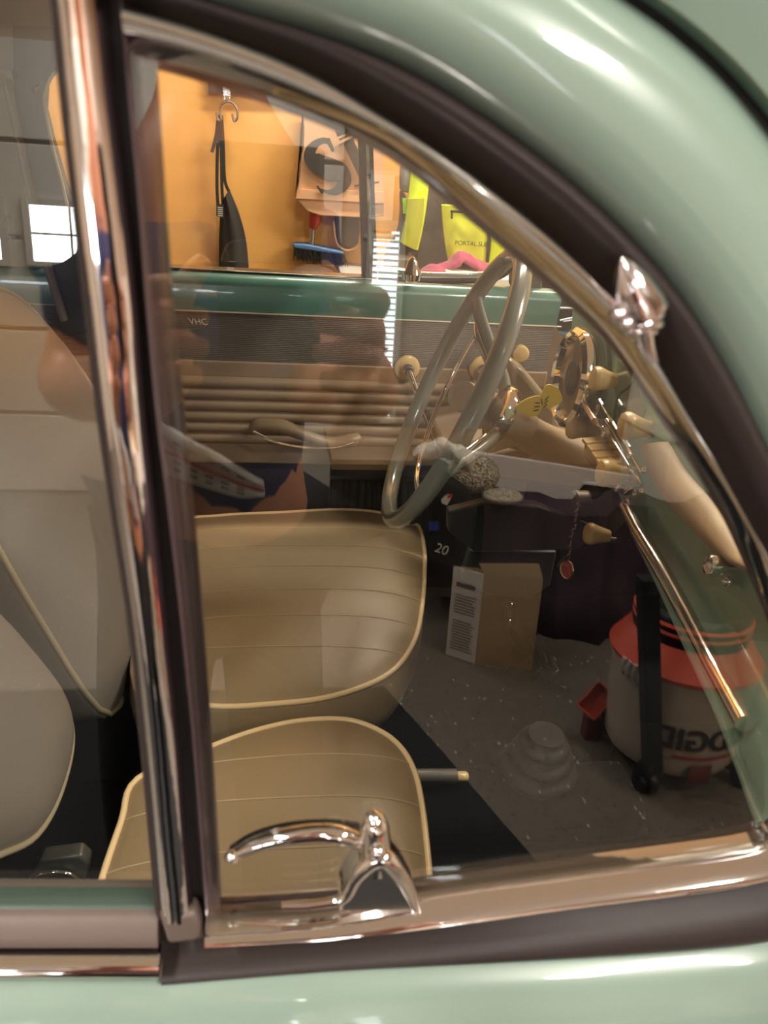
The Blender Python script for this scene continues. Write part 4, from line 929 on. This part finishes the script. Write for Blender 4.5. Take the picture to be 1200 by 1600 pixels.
bm = nb(); slab(bm, [rb(x, y, Yb+.006) for x, y in ((698,774),(706,771),(707,776),(700,778))], (0, .003, 0)); obj('red_badge', bm, mm('red_plastic_b', 'c8402c', .4), kbag)
bm = nb(); slab(bm, [rb(x, y, Yb+.004) for x, y in ((669,815),(685,815),(686,828),(670,829))], (0, .003, 0)); obj('blue_badge', bm, mm('blue_badge', '2a3f8c', .5), kbag)
# camouflage cap on top
camo = mat('camouflage', '6b6050', .9, bump=.4, bscale=200)
nt = camo.node_tree; n = nt.nodes.new('ShaderNodeTexNoise'); n.inputs['Scale'].default_value = 28
r = nt.nodes.new('ShaderNodeValToRGB'); r.color_ramp.interpolation = 'CONSTANT'; cs = ['4a4236', '9a8c74', 'cfc2a4', 'f0e8d8']
r.color_ramp.elements[0].color = lin(cs[0]); r.color_ramp.elements[1].position = .43; r.color_ramp.elements[1].color = lin(cs[1])
for p_, c_ in ((.52, cs[2]), (.6, cs[3])): e = r.color_ramp.elements.new(p_); e.color = lin(c_)
nt.links.new(n.outputs[0], r.inputs[0]); nt.links.new(r.outputs[0], nt.nodes['Principled BSDF'].inputs['Base Color'])
t = thing('camouflage_hat', 'camouflage cap lying on the black kit bag, mirrored under the wheel', 'cap')
bm = nb(); c = rb(740, 740, Yb-.08); r_ = (rb(780, 740, Yb-.08)-c).length
ball(bm, c, r_*1.0, (1, .9, .75), seg=32); obj('crown', bm, camo, t)
bm = nb(); c2 = rb(785, 775, Yb+.02); ball(bm, c2, r_*.7, (1.1, 1, .35), seg=28); obj('brim', bm, camo, t)
t = thing('camouflage_scarf', 'pale camouflage scarf draped left of the cap', 'scarf')
bm = nb(); A3 = [rb(x, y, Yb-.04) for x, y in ((648,712),(680,702),(710,706),(735,722))]
tube(bm, spline(A3, 8), [.03, .05, .055, .04], 16, flat=.6)
for v in bm.verts: v.co += Vector((0, 0, 1))*noise.noise(v.co*22)*.03
obj('cloth', bm, mat('scarf_camo', 'e0d0c0', .9, var=.4, vscale=30), t)
# bench with pale front edge
t = thing('workbench', 'workbench with a pale front edge board, mirrored across the footwell', 'bench')
Yk = -2.2; e0, e1_, e2_ = rb(640, 695, Yk), rb(1000, 746, Yk), rb(890, 785, Yk)
zt = (e0.z+e1_.z)/2; zt1 = (rb(640, 722, Yk).z+e2_.z)/2
bm = nb(); slab(bm, [rb(x, y, Yk) for x, y in ((690,699),(1000,746),(985,766),(912,757),(890,786),(690,742))], (0, -.03, 0)); obj('edge_board', bm, mat('bench_white', 'e8ddd6', .5), t, bev=.002)
bm = nb(); box(bm, (.2, Yk-.6, .52), (1.35, Yk-.03, .56)); obj('bench_top', bm, mat('bench_wood', '8a6a48', .6), t)
bm = nb(); box(bm, (.2, Yk-.12, .0), (1.35, Yk-.09, .52)); obj('added_dark_panel', bm, blackm, t)  # dark sheet added so the space under the bench stays dark
for x in (.25, 1.28):
    bm = nb(); box(bm, (x, Yk-.55, 0), (x+.05, Yk-.1, .52)); obj('leg', bm, blackm, t)
bm = nb(); rows = []
for i in range(40):
    x = .72+1.9*i/39; y0 = -1.90+.03*sin(i*.9)+.02*sin(i*2.3)
    rows.append([bm.verts.new(p) for p in ((x, y0+.07, .0), (x, y0+.03, .12), (x, y0, .3), (x, y0-.02, .47+.02*sin(i*.7)), (x, y0-.12, .5+.02*sin(i*.7)), (x, y0-.2, .45), (x, y0-.2, .0))])
for a, b in zip(rows, rows[1:]):
    for k in range(6): quad_add(bm, (a[k], b[k], b[k+1], a[k+1]))
o = obj('tarp', bm, mat('maroon_tarp', '35222c', .8, bump=.5, bscale=20, var=.4)); sol = o.modifiers.new('s', 'SOLIDIFY'); sol.thickness = .01
tag(o, 'dark maroon tarp draped along the floor behind the carton and vacuum', 'tarp')
# black mat laid on the floor so the mirrored footwell stays dark
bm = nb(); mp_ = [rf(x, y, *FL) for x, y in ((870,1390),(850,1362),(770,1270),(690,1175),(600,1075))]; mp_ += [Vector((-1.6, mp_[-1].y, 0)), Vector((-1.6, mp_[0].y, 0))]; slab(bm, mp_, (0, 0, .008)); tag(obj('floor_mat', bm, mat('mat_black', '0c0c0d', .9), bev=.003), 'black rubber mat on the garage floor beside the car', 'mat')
t = thing('storage_cupboard', 'white cupboard with shelf by the garage door, mirrored over the dash knobs', 'cupboard')
q0 = rf(1050, 690, (0, -2.6, 0), (0, 1, 0)); q1 = rf(1075, 590, (0, -2.6, 0), (0, 1, 0))
bm = nb(); box(bm, (q0.x, -3.1, 0), (q0.x+.7, -2.6, q0.z)); box(bm, (q0.x, -3.1, q0.z), (q0.x+.7, -3.05, q0.z+.6)); box(bm, (q0.x, -2.64, q0.z), (q0.x+.7, -2.62, q0.z+.6)); obj('body', bm, mm('bench_white', 'e8ddd6'), t, bev=.004)
bm = nb(); box(bm, (q0.x-.03, -3.1, q0.z), (q0.x+.73, -2.58, q0.z+.025)); obj('shelf', bm, mm('bench_white', 'e8ddd6'), t, bev=.004)
bm = nb()
for k in (0, .34, .68): box(bm, (q0.x+k, -2.62, q0.z+.025), (q0.x+k+.02, -2.60, q0.z+.6))
obj('upright', bm, mm('bench_white', 'e8ddd6'), t, bev=.002)
# framed notice behind the photographer
q0, q1 = rb(580, 272, YA+.02), rb(612, 368, YA+.02)
t = thing('notice_board', 'white framed notice on the garage wall above the tall blind', 'notice')
bm = nb(); box(bm, (q0.x, YA, q1.z), (q1.x, YA+.02, q0.z)); obj('sheet', bm, mat('sheet_white', 'f4f2ee', .6), t)
bm = nb(); box(bm, (q0.x-.02, YA, q1.z-.02), (q1.x+.02, YA+.015, q1.z)); box(bm, (q0.x-.02, YA, q0.z), (q1.x+.02, YA+.015, q0.z+.02)); obj('frame', bm, gd, t)

# ================================================================== photographer
t = thing('person', 'photographer in a navy shirt holding a black phone up to the car, mirrored', 'person', loc=(0, 0, 0))
def skinned(name, joints, edges, radii, m, par, sub=2, root=0):
    me = bpy.data.meshes.new(name); me.from_pydata([tuple(j) for j in joints], edges, []); me.materials.append(m)
    o = bpy.data.objects.new(name, me); C.objects.link(o); o.parent = par
    s = o.modifiers.new('k', 'SKIN'); s.use_smooth_shade = True
    for i, v in enumerate(me.skin_vertices[0].data):
        v.radius = radii[i] if isinstance(radii[i], tuple) else (radii[i], radii[i]); v.use_root = (i == root)
    b = o.modifiers.new('u', 'SUBSURF'); b.levels = b.render_levels = sub
    return o
PX, PY = -.085, -.50
J = [(PX, PY, .92), (PX, PY, 1.12), (PX, PY, 1.27), (PX, PY, 1.38), (PX, PY-.0, 1.50), (PX, PY+.01, 1.56), (PX, PY+.02, 1.63), (PX, PY+.01, 1.70),
     (PX+.10, PY-.09, 1.33), (PX+.13, PY+.04, 1.14), (.085, -.14, 1.20), (.062, -.058, 1.238),
     (PX-.085, PY+.06, 1.33), (PX-.17, PY+.12, 1.14), (-.11, -.14, 1.20), (-.088, -.058, 1.238),
     (PX+.07, PY-.03, .88), (PX+.09, PY-.02, .48), (PX+.10, PY-.06, .08), (PX+.10, PY+.08, .04),
     (PX-.08, PY+.03, .88), (PX-.12, PY+.02, .48), (PX-.12, PY-.02, .08), (PX-.12, PY+.12, .04)]
Ed = [(0, 1), (1, 2), (2, 3), (3, 4), (4, 5), (5, 6), (6, 7), (3, 8), (8, 9), (9, 10), (10, 11), (3, 12), (12, 13), (13, 14), (14, 15), (0, 16), (16, 17), (17, 18), (18, 19), (0, 20), (20, 21), (21, 22), (22, 23)]
Rr = [.115, .11, .12, (.09, .08), .055, .07, .085, .06, .065, .045, .032, .026, .065, .045, .032, .026, .085, .06, .045, .03, .085, .06, .045, .03]
body = skinned('body', J, Ed, Rr, skin, t)
# clothes: shirt with sleeves to the elbow, dark trousers
skinned('shirt', [J[i] for i in (0, 1, 2, 3)]+[J[8], Vector(J[8]).lerp(Vector(J[9]), .8), J[12], Vector(J[12]).lerp(Vector(J[13]), .8)],
        [(0, 1), (1, 2), (2, 3), (3, 4), (4, 5), (3, 6), (6, 7)], [.135, .13, .14, .09, .082, .064, .085, .066], navy, t)
skinned('trousers', [J[i] for i in (0, 16, 17, 18, 20, 21, 22)], [(0, 1), (1, 2), (2, 3), (0, 4), (4, 5), (5, 6)], [.13, .09, .08, .068, .105, .08, .068], mat('dark_trousers', '15151b', .9), t)
for sx in (1, -1):
    bm = nb(); ball(bm, (PX+.12*sx, PY+.06, .045), .1, (.5, 1.4, .45)); obj('shoe', bm, black, t)
bm = nb(); ball(bm, (PX, PY, 1.675), .098, (.92, 1.0, .8), seg=28); obj('hair', bm, mat('brown_hair', '3a2a20', .8, bump=.6, bscale=300, stretch=(1, 1, .1)), t)
# face
bm = nb(); ball(bm, (PX, PY+.105, 1.615), .016, (.8, 1, 1.4)); 
for s in (-1, 1): ball(bm, (PX+.09*s, PY+.02, 1.62), .024, (.4, .7, 1.2))
obj('nose_and_ears', bm, skin, t)
bm = nb(); ball(bm, (PX, PY+.095, 1.575), .02, (1.2, .4, .3)); obj('mouth', bm, mat('lips', '9a4e44', .5), t)
for s in (-1, 1):
    bm = nb(); ball(bm, (PX+.033*s, PY+.088, 1.645), .012, (1, .7, .8)); obj('eye', bm, mat('eye_white', 'd8d4cc', .2), t)
# hands: palm + fingers closing on the phone sides
def hand(s, c, nm='hand'):
    """s = +1 for the hand at +x"""
    c = Vector(c); js = [c, c+Vector((-.006*s, .02, .03))]; ed = [(0, 1)]; rr = [.022, (.024, .014)]
    for k in range(4):
        b = c+Vector((.012*s-.002*k*s, .026, .045-.021*k+.01)); L = (.9, 1.0, .95, .78)[k]
        p1 = b+Vector((-.004*s, .022*L, .004)); p2 = p1+Vector((-.022*s*L, .006, .002)); p3 = p2+Vector((-.024*s*L, -.001, .001))
        i = len(js); js += [b, p1, p2, p3]; ed += [(1, i), (i, i+1), (i+1, i+2), (i+2, i+3)]; rr += [.011, .0095, .009, .0075]
    i = len(js); b = c+Vector((-.004*s, -.004, .03)); js += [b, b+Vector((-.012*s, -.006, .03)), b+Vector((-.03*s, -.002, .05))]; ed += [(0, i), (i, i+1), (i+1, i+2)]; rr += [.013, .011, .009]
    return skinned(nm, js, ed, rr, skin, t, sub=2, root=0)
hand(1, (.062, -.055, 1.235)); hand(-1, (-.088, -.055, 1.235))
ph = thing('phone', 'black smartphone held up by the photographer', 'phone')
bm = nb(); box(bm, (-.045, -.024, 1.243), (.030, -.016, 1.392)); obj('phone_body', bm, black, ph, bev=.004)
bm = nb(); 
for dx_, dz_ in ((0, 0), (-.022, -.0), (-.011, -.022)): lathe(bm, (dx_-.0, -.016, 1.38+dz_), (0, 1, 0), [(0, .0085), (.003, .0085), (.0032, .006)], 20)
obj('camera_lens', bm, mm('lens', '111118', .05), ph)
# printed white cloth patch with red line on the shirt, caught by the light
def rp(px, py, Y=-.33): return rf(px, py, (0, Y, 0), (0, 1, 0))
ck = thing('printed_cloth', 'white cloth with a red stripe and dark print over the photographer forearm', 'cloth')
A3 = resamp(spline([rp(x, y) for x, y in ((235,650),(260,664),(300,688),(345,712),(390,740),(412,752))], 5), 30); B3 = resamp(spline([rp(x, y) for x, y in ((240,722),(258,735),(300,752),(340,765),(380,775),(414,772))], 5), 30)
bm = nb(); band(bm, A3, B3, (0, 1, 0), .004, .004, K=8, prof=lambda q: .006+.004*sin(q*9)); obj('cloth', bm, mat('cloth_white', 'ffffff', .9, bump=.3, bscale=300), ck)
bm = nb(); m1 = [a.lerp(b, .45)+Vector((0, .014, 0)) for a, b in zip(A3, B3)]; tube(bm, m1, .0022, 6); obj('red_stripe', bm, mm('red_stripe', 'b03038', .7), ck)
bm = nb()
for f_ in (.2, .62, .78): 
    m1 = [a.lerp(b, f_)+Vector((0, .013, 0)) for a, b in zip(A3, B3)]
    for i in range(2, 26, 4): tube(bm, m1[i:i+3], .001, 5)
obj('dark_print', bm, mm('ink_black', '151310'), ck)
